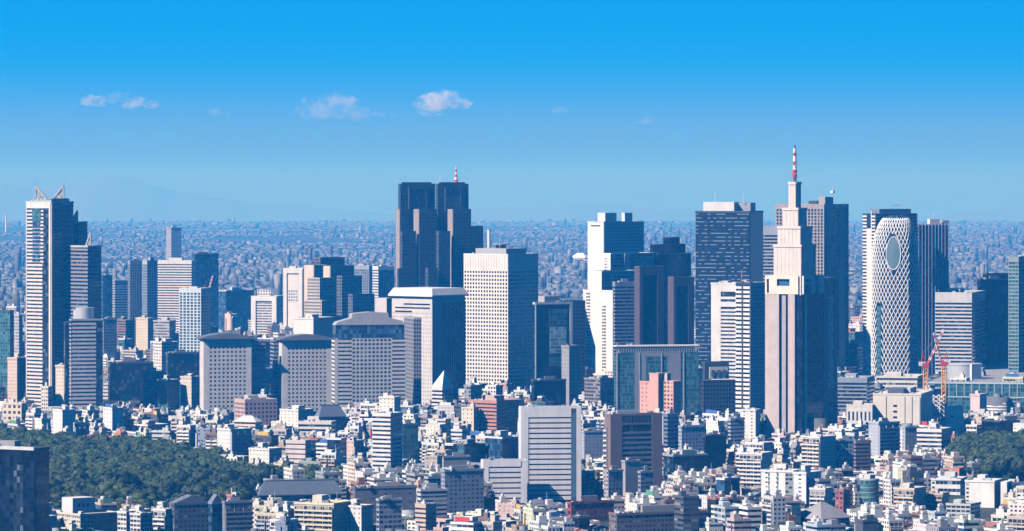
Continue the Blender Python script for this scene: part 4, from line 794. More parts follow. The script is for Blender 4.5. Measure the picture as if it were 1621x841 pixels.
# brown tower
t = T('office_building', 'mauve-brown office tower with a dark glass front and white balconies up its left side', 'office building', 957, 966, 1048, 3290, 66, 'the mauve-brown tower', 780); z1 = t.z(658); t.seen(958, 1048, 656); r = t.rect; MV = (.24, .17, .16)
wallbox(t, r, 0, z1, P, MV); mb = MB(); fbar(mb, r, 'R', 0, .22, 0, z1 + .5, .6); fbar(mb, r, 'R', .80, 1, 0, z1 + .5, .6); fbar(mb, r, 'R', .22, .80, z1 - 7.5, z1 - 6, .6); mb.build('pier', P, t.root, MV); mb = MB(); fbar(mb, r, 'R', .22, .80, 0, z1 - 7.5, .1, .3, (3.4, 3.9)); mb.build('glazing', GDARK, t.root); mb = MB()
for k in range(8): fbar(mb, r, 'R', .24 + k * .068, .28 + k * .068, z1 - 5, z1 - 1.2, .35)
mb.build('louvre', PM, t.root, (.08, .09, .1)); n = int((z1 - 9) / 3.9); mb = MB(); fbar(mb, r, 'R', .22, .80, 0, 1.7, .4); me = mb.mesh('floor_band', P)
for k in range(n): inst(me, 'floor_band', t.root, (.2, .22, .25), (0, 0, 2 + k * 3.9))
balconies(t, r, 4, z1 - 6, 'L', (.74, .70, .70), 3.9, ((.05, .6),), 1.6); roofcap(t, r, z1, MV, 1, .3); rooftop(t, r, z1, 31, 6, (.5, .5, .5))
NEAR = [
 ('office_building', 'grey stepped block below the mauve-brown tower with a pale top left edge', 984, 990, 1014, 731, 3190, 62, P, (.36, .35, .37), None, dict(n=2)),
 ('apartment_building', 'lilac-grey narrow block with stair landings below the mauve-brown tower', 956, 963, 986, 746, 3170, 60, FPUNCH, (.42, .38, .41), None, dict(n=2)),
 ('apartment_building', 'grey low block tucked right of the grey stepped block', 1010, 1014, 1034, 748, 3180, 62, FWIDE, (.34, .34, .38), None, dict(n=2)),
 ('office_building', 'slim white banded office with plain blue-grey right side', 590, 618, 637, 656, 3500, 28, 'bands', (.74, .73, .73), 'the slim white banded office', dict(st=3.6, frac=.55)),
 ('apartment_building', 'bright white block with small windows just above the slim white banded office', 600, 624, 634, 630, 3800, 25, FSPARSE, (.80, .78, .72), None, dict(n=3)),
 ('office_building', 'dark teal glass box right of the slim white banded office', 634, 638, 662, 673, 3620, 66, GTEAL, (.1, .14, .16), None, dict(n=2, st=4)),
 ('office_building', 'red-brown brick block striped with pale ledges below the white gridded tower', 742, 786, 829, 636, 3960, 42, 'bands', (.50, .24, .18), 'the brick striped block', dict(st=3.3, frac=.6, n=5)),
 ('office_building', 'large dark slate block with a pale roof rim, bottom centre-left', 558, 562, 659, 773, 2985, 72, FSPARSE, (.17, .17, .20), 'the dark slate block', dict(n=6, bay=9)),
 ('apartment_building', 'cream apartment block with open balconies in rows at the bottom edge', 466, 528, 558, 799, 2880, 26, 'apt', (.72, .64, .48), 'the cream balcony block', dict(n=5)),
 ('apartment_building', 'white crowded block with a round tank at the foot of the dark slate block', 536, 572, 590, 803, 2890, 30, FSPARSE, (.72, .71, .70), None, dict(n=6)),
 ('apartment_building', 'blue-grey block with window rows before the dark slate block', 596, 600, 636, 792, 2890, 66, FWIDE, (.36, .40, .48), None, dict(n=4)),
 ('apartment_building', 'tan round-cornered block right of the dark slate block', 658, 674, 690, 800, 2880, 45, 'bands', (.56, .44, .37), None, dict(st=3.2, frac=.6, n=2)),
 ('office_building', 'white-grey office with black window slots behind the tan round-cornered block', 660, 666, 708, 777, 2960, 66, FSTRIP, (.58, .58, .60), None, dict(n=3, bay=9)),
 ('office_building', 'tall blue-grey stepped slab with dark fire stairs, left of the big striped office', 698, 704, 766, 746, 3030, 64, FPUNCH, (.34, .37, .44), 'the blue-grey stepped slab', dict(n=5)),
 ('office_building', 'upper blue-grey block with glazed front behind the blue-grey stepped slab', 672, 678, 714, 757, 3070, 62, FSTRIP, (.40, .44, .48), None, dict(n=4)),
 ('office_building', 'dark navy block with a roof like a gable, bottom left of centre', 268, 276, 332, 799, 2890, 66, FPUNCH, (.10, .12, .17), 'the navy gabled block', dict(n=3, st=3.6)),
 ('apartment_building', 'slim slate block between navy gabled block and dark balcony block', 330, 336, 352, 797, 2880, 60, GBLUE, (.25, .28, .34), None, dict(n=1)),
 ('apartment_building', 'dark grey apartment block with many balconies bottom left of centre', 352, 356, 400, 796, 2870, 66, 'apt', (.24, .25, .29), 'the dark balcony block', dict(fc='R', n=3)),
 ('apartment_building', 'white slender block with stacked balconies at the edge of the park wood', 243, 262, 272, 808, 2890, 30, 'apt', (.76, .76, .74), None, dict(n=3)),
 ('apartment_building', 'small brick-red roof block with white tank, against the park trees', 359, 368, 378, 785, 2960, 45, P, (.45, .20, .15), None, dict(n=1)),
 ('apartment_building', 'deep red building with a cut-out window pattern right of the striped office', 898, 904, 972, 797, 2990, 62, FPUNCH, (.34, .08, .07), 'the deep red building', dict(n=3, bay=4.2, st=4)),
 ('office_building', 'long brown building with small dark windows along the bottom edge', 964, 976, 1121, 815, 2850, 66, FPUNCH, (.20, .16, .16), 'the long brown building', dict(n=7, bay=3, st=3.2)),
 ('office_building', 'bright white block with dark vertical slots right of centre', 1205, 1255, 1268, 747, 3170, 24, FSPARSE, (.82, .82, .80), 'the bright white slotted block', dict(n=4, bay=9)),
 ('office_building', 'pale blue-white block with curved side right of the bright white slotted block', 1256, 1276, 1300, 750, 3140, 35, FSPARSE, (.70, .74, .80), None, dict(n=3, bay=8)),
 ('office_building', 'blank white warehouse-like block before the park trees at lower right', 1528, 1574, 1586, 763, 3130, 20, P, (.80, .80, .78), 'the blank white warehouse', dict(n=3)),
 ('apartment_building', 'beige apartment block with deep balconies in the lower right', 1415, 1447, 1466, 775, 3090, 30, 'apt', (.72, .60, .48), 'the beige balcony block', dict(n=4)),
 ('apartment_building', 'tan low block with long terraces right of the beige balcony block', 1460, 1492, 1502, 783, 3110, 22, 'apt', (.62, .48, .38), None, dict(n=2)),
 ('office_building', 'black glass cube on a dark block, middle right foreground', 1114, 1117, 1150, 690, 3500, 66, GBLACK, (.06, .07, .09), 'the black glass cube', dict(n=3, st=6, bay=6)),
 ('office_building', 'dark green glass office with a grey right flank left of black glass cube', 1050, 1066, 1120, 722, 3420, 60, GDARK, (.3, .36, .36), 'the dark green office', dict(n=4, st=3.6)),
 ('office_building', 'white-edged block with dark blue tiled glass front, middle right foreground', 1134, 1147, 1171, 759, 3190, 45, GBLUE, (.74, .72, .70), None, dict(n=3, st=4)),
 ('apartment_building', 'white apartment block with slanted stair balconies left of stepped cream tower foot', 1170, 1206, 1222, 719, 3340, 28, 'apt', (.78, .74, .72), None, dict(n=4)),
 ('apartment_building', 'white round-topped apartment block with grey shaded side and curved balconies', 1270, 1298, 1323, 693, 3460, 45, 'apt', (.72, .68, .66), 'the round-topped block', dict(n=4)),
 ('office_building', 'light blue office with rows of square windows right of the round-topped block', 1320, 1324, 1354, 698, 3480, 66, FPUNCH, (.42, .54, .64), 'the light blue office', dict(n=4, bay=3, st=3.6)),
 ('apartment_building', 'brown banded block with a white edge right of the light blue office', 1352, 1355, 1378, 699, 3450, 66, 'bands', (.30, .19, .18), None, dict(st=3.2, n=2)),
 ('apartment_building', 'grey-blue apartment slab with balcony rows below the blank cream building', 1375, 1391, 1424, 670, 3640, 58, 'apt', (.46, .50, .58), 'the grey-blue slab', dict(fc='R', n=4)),
 ('office_building', 'blue-grey smooth block with a white rim below the blank cream building', 1428, 1433, 1454, 677, 3720, 62, FSPARSE, (.42, .46, .52), None, dict(n=2)),
 ('office_building', 'white building with dark horizontal bands beneath the lattice pylon', 1452, 1490, 1505, 681, 3700, 22, 'bands', (.78, .75, .72), 'the white banded low block', dict(st=3.6, n=4)),
 ('apartment_building', 'orange-brick long low building with pale pillars near the right-hand park', 1480, 1518, 1530, 743, 3460, 24, 'grid', (.56, .24, .14), None, dict(st=5, bay=5, n=5)),
 ('office_building', 'white low building with a blue-grey window band left of the blank white warehouse', 1474, 1520, 1530, 760, 3260, 16, FSTRIP, (.74, .76, .78), None, dict(st=5, n=4)),
 ('office_building', 'white blank block below the chequered-edge tower with grey roof units', 1172, 1196, 1204, 650, 3900, 24, FSPARSE, (.80, .78, .76), None, dict(n=6, bay=8)),
 ('office_building', 'blue-grey banded block left of the stepped cream tower foot', 1153, 1157, 1178, 663, 3860, 64, 'bands', (.36, .40, .48), None, dict(st=3.4, n=3)),
 ('apartment_building', 'cream stair-shaped block between the mauve-brown tower and pink block', 1030, 1055, 1062, 656, 3800, 24, FSPARSE, (.76, .68, .56), None, dict(n=4)),
 ('office_building', 'dark banded narrow office right of the mauve-brown tower', 1050, 1057, 1074, 657, 3760, 60, 'bands', (.16, .2, .28), None, dict(st=3.6, n=2)),
 ('office_building', 'slate-blue office with square windows and a white penthouse below the teal glass block', 1074, 1079, 1116, 676, 3740, 62, FPUNCH, (.38, .45, .56), None, dict(n=4)),
 ('office_building', 'pinkish office grid with a cream stair tower below the left grey gridded block', 372, 388, 438, 634, 4180, 66, 'grid', (.60, .42, .40), None, dict(st=4, bay=4, n=4)),
 ('apartment_building', 'white-edged block with blue-grey balconied side above the park wood', 344, 365, 398, 681, 3660, 50, 'apt', (.74, .72, .70), 'the white-edged balcony block', dict(fc='R', n=4, bcol=(.5, .55, .62))),
 ('apartment_building', 'pale pinkish banded block standing above the park wood', 453, 483, 492, 699, 3570, 22, 'bands', (.66, .58, .56), 'the pinkish banded block', dict(st=4, frac=.75, n=3)),
 ('apartment_building', 'white plain block with few windows left of the pinkish banded block', 394, 426, 446, 712, 3560, 32, FSPARSE, (.80, .77, .72), None, dict(n=5)),
 ('office_building', 'long white two-band building below the vaulted grey block', 472, 524, 532, 669, 3990, 14, 'bands', (.70, .67, .63), None, dict(st=4.5, frac=.5, n=6)),
 ('office_building', 'white cube with a shaded blue-grey side below the right grey gridded block', 443, 472, 496, 650, 4090, 40, FSPARSE, (.78, .75, .70), None, dict(n=3, bay=5)),
 ('apartment_building', 'narrow building with pinkish front and dark blue balconied side', 545, 560, 576, 699, 3610, 45, 'apt', (.66, .54, .50), None, dict(fc='R', n=2, bcol=(.3, .34, .42))),
 ('office_building', 'mushroom-grey block with a blank front, right of the dark teal glass box', 672, 692, 700, 724, 3480, 24, FSPARSE, (.52, .46, .42), None, dict(n=2, bay=6)),
 ('office_building', 'grey block with a blank side left of the striped office wing', 697, 702, 744, 724, 3500, 66, P, (.40, .38, .38), None, dict(n=4)),
 ('office_building', 'dark teal and black block above the striped office wing', 724, 735, 768, 705, 3560, 55, GTEAL, (.1, .12, .15), None, dict(n=3, st=5)),
 ('office_building', 'white-grey glazed low block beside the striped office', 768, 795, 826, 694, 3560, 50, GBLUE, (.66, .66, .66), None, dict(n=5, st=5)),
 ('office_building', 'grey shaded office with blank panels right of the striped office', 920, 925, 960, 684, 3620, 66, FSPARSE, (.40, .43, .50), None, dict(n=4)),
 ('apartment_building', 'brick-striped low block above the park wood', 139, 143, 173, 690, 3840, 64, 'bands', (.42, .26, .24), None, dict(st=3.4, n=2)),
 ('apartment_building', 'white apartment block with square windows above the park wood', 207, 234, 266, 674, 4000, 45, FWIDE, (.72, .71, .70), None, dict(n=3)),
 ('office_building', 'cream building with a row of round-headed dark windows, far left', 4, 34, 42, 640, 4180, 24, FPUNCH, (.74, .64, .52), None, dict(n=3, bay=5, st=6)),
 ('office_building', 'white stepped block with a round tank at the bottom left corner of the wood', 186, 200, 215, 812, 2880, 40, FWIDE, (.72, .72, .72), None, dict(n=5)),
 ('apartment_building', 'white block with stacked terraces in front of the park wood', 206, 222, 240, 815, 2870, 40, FWIDE, (.68, .66, .64), None, dict(n=4)),
 ('apartment_building', 'cream white block with windows in pairs below the light blue office', 1282, 1306, 1318, 775, 3080, 28, 'apt', (.76, .72, .68), None, dict(n=3)),
 ('apartment_building', 'maroon panelled slim block among white houses at lower right', 1322, 1335, 1346, 778, 3060, 40, FPUNCH, (.36, .12, .12), None, dict(n=2)),
 ('apartment_building', 'grey apartment block with ribbed front and dark red side at lower right', 1498, 1536, 1552, 800, 2960, 26, FWIDE, (.52, .54, .54), None, dict(n=4)),
]
for (nm, lb, x0, xc, x1, yt, D, th, sty, col, ref, kw) in NEAR:
    tt = near(nm, lb, 'apartment building' if 'apart' in nm else 'office building', x0, xc, x1, yt, D, th, sty, col, ref, **kw)
    r = tt.rect; zt = tt.top
    if 'gabled' in lb or 'like a gable' in lb:
        mb = MB(); m = (r[2] + r[3]) / 2; mb.poly([(r[0], r[2], zt + .9), (r[1], r[2], zt + .9), (r[1], m, zt + 6), (r[0], m, zt + 6)]); mb.poly([(r[0], m, zt + 6), (r[1], m, zt + 6), (r[1], r[3], zt + .9), (r[0], r[3], zt + .9)]); mb.poly([(r[1], r[2], zt + .9), (r[1], r[3], zt + .9), (r[1], m, zt + 6)]); mb.poly([(r[0], r[3], zt + .9), (r[0], r[2], zt + .9), (r[0], m, zt + 6)]); mb.build('roof', P, tt.root, (.16, .18, .22))
    if 'vertical slots' in lb:
        mb = MB()
        for a, b in ((.22, .27), (.50, .55), (.76, .99)): fbar(mb, r, 'L', a, b, 1, zt - 1, .08, .3, (3, 3.2))
        mb.build('window_slot', FWIDE, tt.root, (.3, .34, .38))
    if 'warehouse' in lb:
        q = tt.px(1584, 1594, 1602, 3120); add(tt, 'stair_tower', q, 0, zt + .6, (.74, .74, .72)); tt.foot(q, 815)
        a, b = tt.loc(1610, 3135); MB().cyl(a, b, 11, 0, zt - 1, 24, None, 0, (2.5, 3.2)).build('round_wing', GBLUE, tt.root, (.3, .3, .3)); tt.foot((a - 11, a + 11, b - 11, b + 11), 815)
        mb = MB(); fbar(mb, r, 'L', .0, .16, 0, zt - 1, .1, .3, (2.5, 3.2)); mb.build('window', FPUNCH, tt.root, WHITE)
# long low hall with a slate roof at the wood's edge, grey gabled hall at lower right, teal drum office
def hall(label, x0, xc, x1, ytop, yeave, D, th, col, ref, wall=(.62, .60, .58)):
    t = T('hall', label, 'hall', x0, xc, x1, D, th, ref, EYE + F * HC / D - 2); r = t.rect; ze, zt = t.z(yeave), t.z(ytop); t.seen(x0, x1, ytop)
    wallbox(t, r, 0, ze, FSTRIP, wall, 4, 4); o = inset(r, -1.5); mb = MB(); long = (o[1] - o[0]) > (o[3] - o[2]); A = [(o[0], o[2]), (o[1], o[2]), (o[1], o[3]), (o[0], o[3])]
    if long: k = (o[3] - o[2]) / 2; R_ = [(o[0] + k, (o[2] + o[3]) / 2), (o[1] - k, (o[2] + o[3]) / 2)]; fs = [(0, 1, R_[1], R_[0]), (1, 2, R_[1]), (2, 3, R_[0], R_[1]), (3, 0, R_[0])]
    else: k = (o[1] - o[0]) / 2; R_ = [((o[0] + o[1]) / 2, o[2] + k), ((o[0] + o[1]) / 2, o[3] - k)]; fs = [(0, 1, R_[0]), (1, 2, R_[1], R_[0]), (2, 3, R_[1]), (3, 0, R_[0], R_[1])]
    for f in fs: mb.poly([(*A[f[0]], ze), (*A[f[1]], ze)] + [(*p, zt) for p in f[2:]])
    mb.box(*inset(o, .01), ze - .5, ze - .02); mb.build('roof', P, t.root, col); mb = MB(); mb.bar((*R_[0], zt), (*R_[1], zt), .5); mb.build('ridge_cap', P, t.root, tuple(c * .7 for c in col))
    return t
hall('long low hall with a ribbed slate-blue roof at the edge of the park wood', 408, 412, 540, 762, 784, 3130, 74, (.11, .14, .18), 'the slate-roofed hall')
hall('broad hall under a sloping grey hipped roof near the bottom right', 1258, 1300, 1345, 797, 822, 2940, 48, (.30, .29, .31), 'the grey hipped hall')
hall('low white hall with a shallow curved roof below the left grey gridded block', 371, 404, 414, 659, 668, 4010, 24, (.62, .60, .58), None, (.72, .68, .62))
hall('bright white low-domed hall far off, left of the tall white stepped tower', 903, 926, 934, 401, 408, 14000, 30, (.82, .82, .82), None, (.7, .7, .7))
hall('dark round-roofed hall below the vaulted grey block', 500, 506, 546, 642, 660, 4090, 62, (.14, .16, .22), None, (.2, .22, .27))
t = T('office_building', 'teal glass cylinder office beside white houses at lower right', 'office building', 1361, 1376, 1392, 3130, 45, 'the teal glass cylinder', 806); t.seen(1361, 1392, 760); z1 = t.z(761); rad = 15 * s_at(3130)
MB().cyl(0, 0, rad, 0, z1, 24, None, 0, (2.6, 3.6)).build('glazing', GTEAL, t.root, (.3, .3, .3)); me = MB().cyl(0, 0, rad + .25, 0, .9, 24).mesh('floor_band', P)
for k in range(int(z1 / 3.6)): inst(me, 'floor_band', t.root, (.22, .3, .32), (0, 0, k * 3.6))
MB().cyl(0, 0, rad + .3, z1, z1 + 1, 24).build('parapet', P, t.root, (.5, .5, .5)); add(t, 'stair_house', (-3, 3, -3, 3), z1 + 1, z1 + 4, LGREY)
# orange-red stepped house by the wood
t = near('apartment_building', 'orange-red stepped building with a pointed top at the wood edge', 'apartment building', 173, 190, 206, 693, 3820, 45, FPUNCH, (.56, .20, .12), 'the orange-red stepped building', n=1, big=False); r = t.rect; q = inset(r, 4); add(t, 'roof_storey', q, t.top, t.top + 4, (.56, .20, .12)); MB().prism([(q[0], q[2]), (q[1], q[2]), (q[1], q[3]), (q[0], q[3])], t.top + 4.1, t.top + 8, None, 0, .1).build('roof', P, t.root, (.5, .2, .13))

# ------------------------------------------------------------------ woods and street trees
LEAF, tl, pl = newmat('foliage')
oi = nd(tl, 'ShaderNodeObjectInfo'); ge = nd(tl, 'ShaderNodeNewGeometry'); tcn = nd(tl, 'ShaderNodeTexCoord'); nz = nd(tl, 'ShaderNodeTexNoise'); nz.inputs['Scale'].default_value = .5; nz.inputs['Detail'].default_value = 3
tl.links.new(tcn.outputs['Object'], nz.inputs[0])
vv = mth(tl, 'ADD', mth(tl, 'MULTIPLY', nz.outputs[0], .45), mth(tl, 'ADD', mth(tl, 'MULTIPLY', ge.outputs['Random Per Island'], .2), mth(tl, 'MULTIPLY', oi.outputs['Random'], .55)))
crl = nd(tl, 'ShaderNodeValToRGB'); tl.links.new(vv, crl.inputs[0])
for i, (p_, c_) in enumerate(((.22, (.003, .011, .003, 1)), (.6, (.014, .034, .006, 1)), (.98, (.045, .075, .012, 1)))):
    e = crl.color_ramp.elements[i] if i < 2 else crl.color_ramp.elements.new(p_); e.position = p_; e.color = c_
crl.color_ramp.elements[-1].position = .95
tl.links.new(crl.outputs[0], pl.inputs['Base Color']); pl.inputs['Roughness'].default_value = .7
def crown_mesh(seed, R=8.0, H=9.0, nl=9):
    """an uneven crown: lumpy inner masses wrapped in many leaf-clump faces"""
    r = random.Random(seed); V = []; Fc = []
    import bmesh
    for k in range(nl):
        a = r.uniform(0, 6.28); q = r.uniform(.15, .72) * R if k else 0; c = Vector((q * math.cos(a), q * math.sin(a), H * (r.uniform(.35, .85) - .25 * q / R))); s = r.uniform(.30, .48) * R
        bm = bmesh.new(); bmesh.ops.create_icosphere(bm, subdivisions=2, radius=1); b0 = len(V)
        for v in bm.verts:
            d = v.co.normalized(); w = 1 + .35 * mnoise.noise(d * 2.6 + Vector((seed, k, 0))); V.append(tuple(c + Vector((d.x * s * w, d.y * s * w, d.z * s * w * .8))))
        for f in bm.faces: Fc.append(tuple(b0 + v.index for v in f.verts))
        bm.free()
        for i in range(40):
            d = Vector((r.gauss(0, 1), r.gauss(0, 1), r.gauss(.35, 1))).normalized(); p = c + Vector((d.x * s, d.y * s, d.z * s * .8)) * r.uniform(.95, 1.2); n = (d + Vector((r.gauss(0, .28), r.gauss(0, .28), r.gauss(0, .28)))).normalized()
            u = n.orthogonal().normalized(); w = n.cross(u); e = r.uniform(.5, 1.25); b0 = len(V); V += [tuple(p + u * e), tuple(p + w * e * .8 + n * .3), tuple(p - u * e), tuple(p - w * e * .7)]; Fc.append((b0, b0 + 1, b0 + 2, b0 + 3))
    me = bpy.data.meshes.new('crown'); me.from_pydata(V, [], Fc); me.materials.append(LEAF); me.polygons.foreach_set('use_smooth', [len(f) == 3 for f in Fc]); me.update(); return me
CROWNS = [crown_mesh(i * 11 + 3, r.uniform(7, 9), r.uniform(8, 11), r.randint(8, 12)) for i, r in ((i, random.Random(i)) for i in range(7))]
mb = MB(); mb.cyl(0, 0, .55, 0, 5, 7, .3)
for a in range(4): mb.bar((0, 0, 3.6), (2.6 * math.cos(a * 1.6), 2.6 * math.sin(a * 1.6), 7.0), .16)
TRUNK = mb.mesh('trunk', P)
TREES = []
def tree(X, Y, s, seed, label, group):
    r = random.Random(seed); t = link(bpy.data.objects.new('tree', None)); t.location = (X, Y, drop(X, Y)); t.rotation_euler = (0, 0, r.uniform(0, 6.28)); t.scale = (s, s, s * r.uniform(.85, 1.15)); tag(t, label, 'tree', group)
    inst(CROWNS[seed % len(CROWNS)], 'crown', t, (.05, .1, .03), (0, 0, 3.4)); inst(TRUNK, 'trunk', t, (.12, .09, .06)); TREES.append((X, Y, 8 * s)); return t
def inside(x, y, poly):
    c = False; n = len(poly)
    for i in range(n):
        (x1, y1), (x2, y2) = poly[i], poly[(i + 1) % n]
        if (y1 > y) != (y2 > y) and x < (x2 - x1) * (y - y1) / (y2 - y1) + x1: c = not c
    return c
def gpx(x, D): return (x - CX) * D / F
def hit(x, y, rad):
    for (cx, cy_, th, rc, D, kp, rf) in HEROES:
        dx, dy = x - cx, y - cy_
        if abs(dx) > 130 or abs(dy) > 130: continue
        c, n = math.cos(th), math.sin(th); lx, ly = dx * c - dy * n, dx * n + dy * c
        if rc[0] - rad < lx < rc[1] + rad and rc[2] - rad < ly < rc[3] + rad: return True
    return False
WOOD1 = [(gpx(x, D), D) for x, D in ((-40, 3030), (60, 3000), (180, 2975), (260, 2965), (398, 3010), (404, 3190), (545, 3200), (565, 3290), (480, 3420), (425, 3420), (395, 3400), (350, 3560), (300, 3700), (240, 3770), (120, 3800), (60, 3900), (-60, 3920))]
WOOD2 = [(gpx(x, D), D) for x, D in ((1512, 3560), (1560, 3380), (1660, 3330), (1680, 3840), (1560, 3860), (1516, 3760))]
cand = []
for wd, grp in ((WOOD1, 'trees of the big park wood'), (WOOD2, 'trees of the small wood at the right edge')):
    xs = [p[0] for p in wd]; ys = [p[1] for p in wd]; y = min(ys); row = 0
    while y < max(ys):
        x = min(xs) + (row % 2) * 9
        while x < max(xs):
            X, Y = x + rnd.uniform(-5, 5), y + rnd.uniform(-6, 6)
            if inside(X, Y, wd) and not hit(X, Y, 3): cand.append((Y, X, grp))
            x += 14.5
        y += 15.5; row += 1
    WOODFLOOR = None
cand.sort(); NT = 0; massv = []; massf = []
TREE_LABEL = {'trees of the big park wood': 'dark green broadleaf tree standing among others in the big park wood', 'trees of the small wood at the right edge': 'round green tree standing in the small wood near the long black box'}
mass = []
w2 = [c for c in cand if 'small' in c[2]]; w1 = [c for c in cand if 'big' in c[2]]
for k, (Y, X, grp) in enumerate(w2[:60] + w1[:215]):
    tree(X, Y, rnd.choice((.75, .9, 1.05, 1.2, 1.4, 1.6)), k, TREE_LABEL[grp], grp)
rest = w2[60:] + w1[215:]
V = []; Fc = []
for k, (Y, X, grp) in enumerate(rest):
    me = CROWNS[k % 7]; a = rnd.uniform(0, 6.28); s = rnd.uniform(.9, 1.35); c, n = math.cos(a) * s, math.sin(a) * s; co = np.empty(len(me.vertices) * 3, np.float32); me.vertices.foreach_get('co', co); co = co.reshape(-1, 3)
    q = np.stack([co[:, 0] * c - co[:, 1] * n + X, co[:, 0] * n + co[:, 1] * c + Y, co[:, 2] * s + 3.4 + drop(X, Y)], 1); b0 = sum(len(v) for v in V); V.append(q); Fc += [tuple(b0 + i for i in p.vertices) for p in me.polygons]
if V:
    me = bpy.data.meshes.new('woodland'); me.from_pydata(np.concatenate(V).tolist(), [], Fc); me.materials.append(LEAF); me.update(); o = link(bpy.data.objects.new('woodland', me)); o['kind'] = 'stuff'; o['label'] = 'far trees of the park wood merging into one green mass'
print('trees', len(cand), 'mass', len(rest))

# ------------------------------------------------------------------ the low city: largest as objects, the rest as one mass
PAL = [('white', (.82, .80, .77), 34), ('off-white', (.76, .74, .70), 20), ('cream', (.72, .65, .54), 11), ('light grey', (.60, .60, .60), 12), ('beige', (.60, .52, .42), 7), ('grey', (.38, .38, .40), 7), ('pinkish', (.62, .48, .42), 5), ('tan', (.50, .38, .29), 4), ('brick-red', (.38, .17, .12), 3), ('brown', (.24, .16, .13), 3), ('slate-blue', (.26, .31, .38), 3), ('charcoal', (.10, .11, .13), 3), ('pale blue', (.5, .58, .66), 2)]
PW = [p[2] for p in PAL]
NUMS = 'zero one two three four five six seven eight nine ten eleven twelve thirteen fourteen fifteen sixteen seventeen eighteen nineteen twenty'.split()
def theta_at(x, y):
    v = mnoise.cell(Vector((x / 330 + 50, y / 420, .5))); return (25, 38, 62, 68, 33, 56)[int(abs(v) * 5.99) % 6]
def floorline(px, D):
    """how high (photo row) the low city may rise at this column and distance"""
    if D > 4250: return 0
    if px < 570 and D < 3080: return 800 if px < 420 else 790
    if px > 1500 and 3000 < D < 3400: return 770
    return 640 - (4250 - D) * .004
C = []; D = 2790.0
while D < 6800:
    step = 17.5 if D < 4300 else 25; x = -0.16 * D - 20
    while x < 0.16 * D + 20:
        X, Y = x + rnd.uniform(-4, 4), D + rnd.uniform(-4, 4); x += step
        if rnd.random() < .05: continue
        th = math.radians(theta_at(X, Y)); q = rnd.random()
        w, d = (rnd.uniform(7, 12.5), rnd.uniform(7, 12)) if q < .6 else (rnd.uniform(12, 20), rnd.uniform(9, 14))
        if D < 4300: h = rnd.uniform(6, 10.5) if q < .30 else rnd.uniform(10, 23) if q < .84 else rnd.uniform(20, 34)
        else: h = rnd.uniform(7, 14) if q < .5 else rnd.uniform(12, 30) if q < .88 else rnd.uniform(28, 52); w *= 1.25 if D > 4300 else 1
        rad = math.hypot(w, d) / 2
        if hit(X, Y, rad * .72 + 1) or inside(X, Y, WOOD1) or inside(X, Y, WOOD2): continue
        px = CX + X * F / Y; zg = drop(X, Y); lim = floorline(px, Y)
        kx = max([kp for (cx, cy_, t_, rc, Dh, kp, rf) in HEROES if kp and Y < Dh and abs(px - (CX + cx * F / cy_)) < (max(rc[1] - rc[0], rc[3] - rc[2]) * .62 + w / 2) * F / Dh] + [lim])
        hmax = HC - (kx + rnd.uniform(-6, 14) - EYE) * Y / F - zg
        if hmax < 6: h = 6 if hmax > 3 else 0
        h = min(h, hmax)
        if h < 5: continue
        C.append([Y, X, th, w, d, h, zg, px])
    D += step * 1.02
C.sort(); ZB = np.zeros((841, 1621), bool); HR = sorted(RECTS); hi = 0
for c in C:
    Y, X, th, w, d, h, zg, px = c
    while hi < len(HR) and HR[hi][0] < Y:
        _, a, b, yt, yb = HR[hi]; ZB[max(0, int(yt)):max(0, int(yb)), max(0, int(a)):max(0, int(b))] = True; hi += 1
    hw = (w * math.cos(th) + d * math.sin(th)) / 2 * F / Y; y0 = int(max(0, EYE + (HC - zg - h) * F / Y)); y1 = int(min(841, EYE + (HC - zg) * F / Y)); a, b = int(max(0, px - hw)), int(min(1621, px + hw))
    if a >= b or y0 >= y1: c.append(0); continue
    s = ZB[y0:y1, a:b]; c.append(int((~s).sum())); s[:] = True
print('low city candidates', len(C), 'seen', sum(1 for c in C if c[8] > 20))
SEEN = [c for c in C if c[8] > 6]
kinds = {'house': [], 'apartment_building': [], 'office_building': []}
for c in SEEN:
    k = 'house' if c[5] < 10 else ('apartment_building' if (int(c[1] * 13 + c[0] * 7) % 10) < 6 else 'office_building'); c.append(k); kinds[k].append(c)
CAPS = {'house': 275, 'apartment_building': 250, 'office_building': 200}
IND = []
for k, l in kinds.items():
    l.sort(key=lambda c: -c[8]); IND += l[:CAPS[k]]
IDS = set(id(c) for c in IND); REST = [c for c in C if id(c) not in IDS]
print('individuals', len(IND), 'rest', len(REST))
IND.sort(key=lambda c: -c[8])
REFS = []
for (cx, cy_, th, rc, Dh, kp, rf) in HEROES:
    if rf: REFS.append((CX + cx * F / cy_, EYE + F * (HC - drop(cx, cy_)) / cy_ , (rc[1] - rc[0]) * F / Dh * .5, rf))
def relation(px, py):
    best = min(REFS, key=lambda q: abs(px - q[0]) + 1.3 * abs(py - q[1])); dx = px - best[0]
    if abs(dx) < best[2] * .7 and py > best[1]: return 'in front of', best[3], abs(py - best[1])
    return ('right of' if dx > 0 else 'left of'), best[3], abs(dx) + abs(py - best[1])
LAB = {}
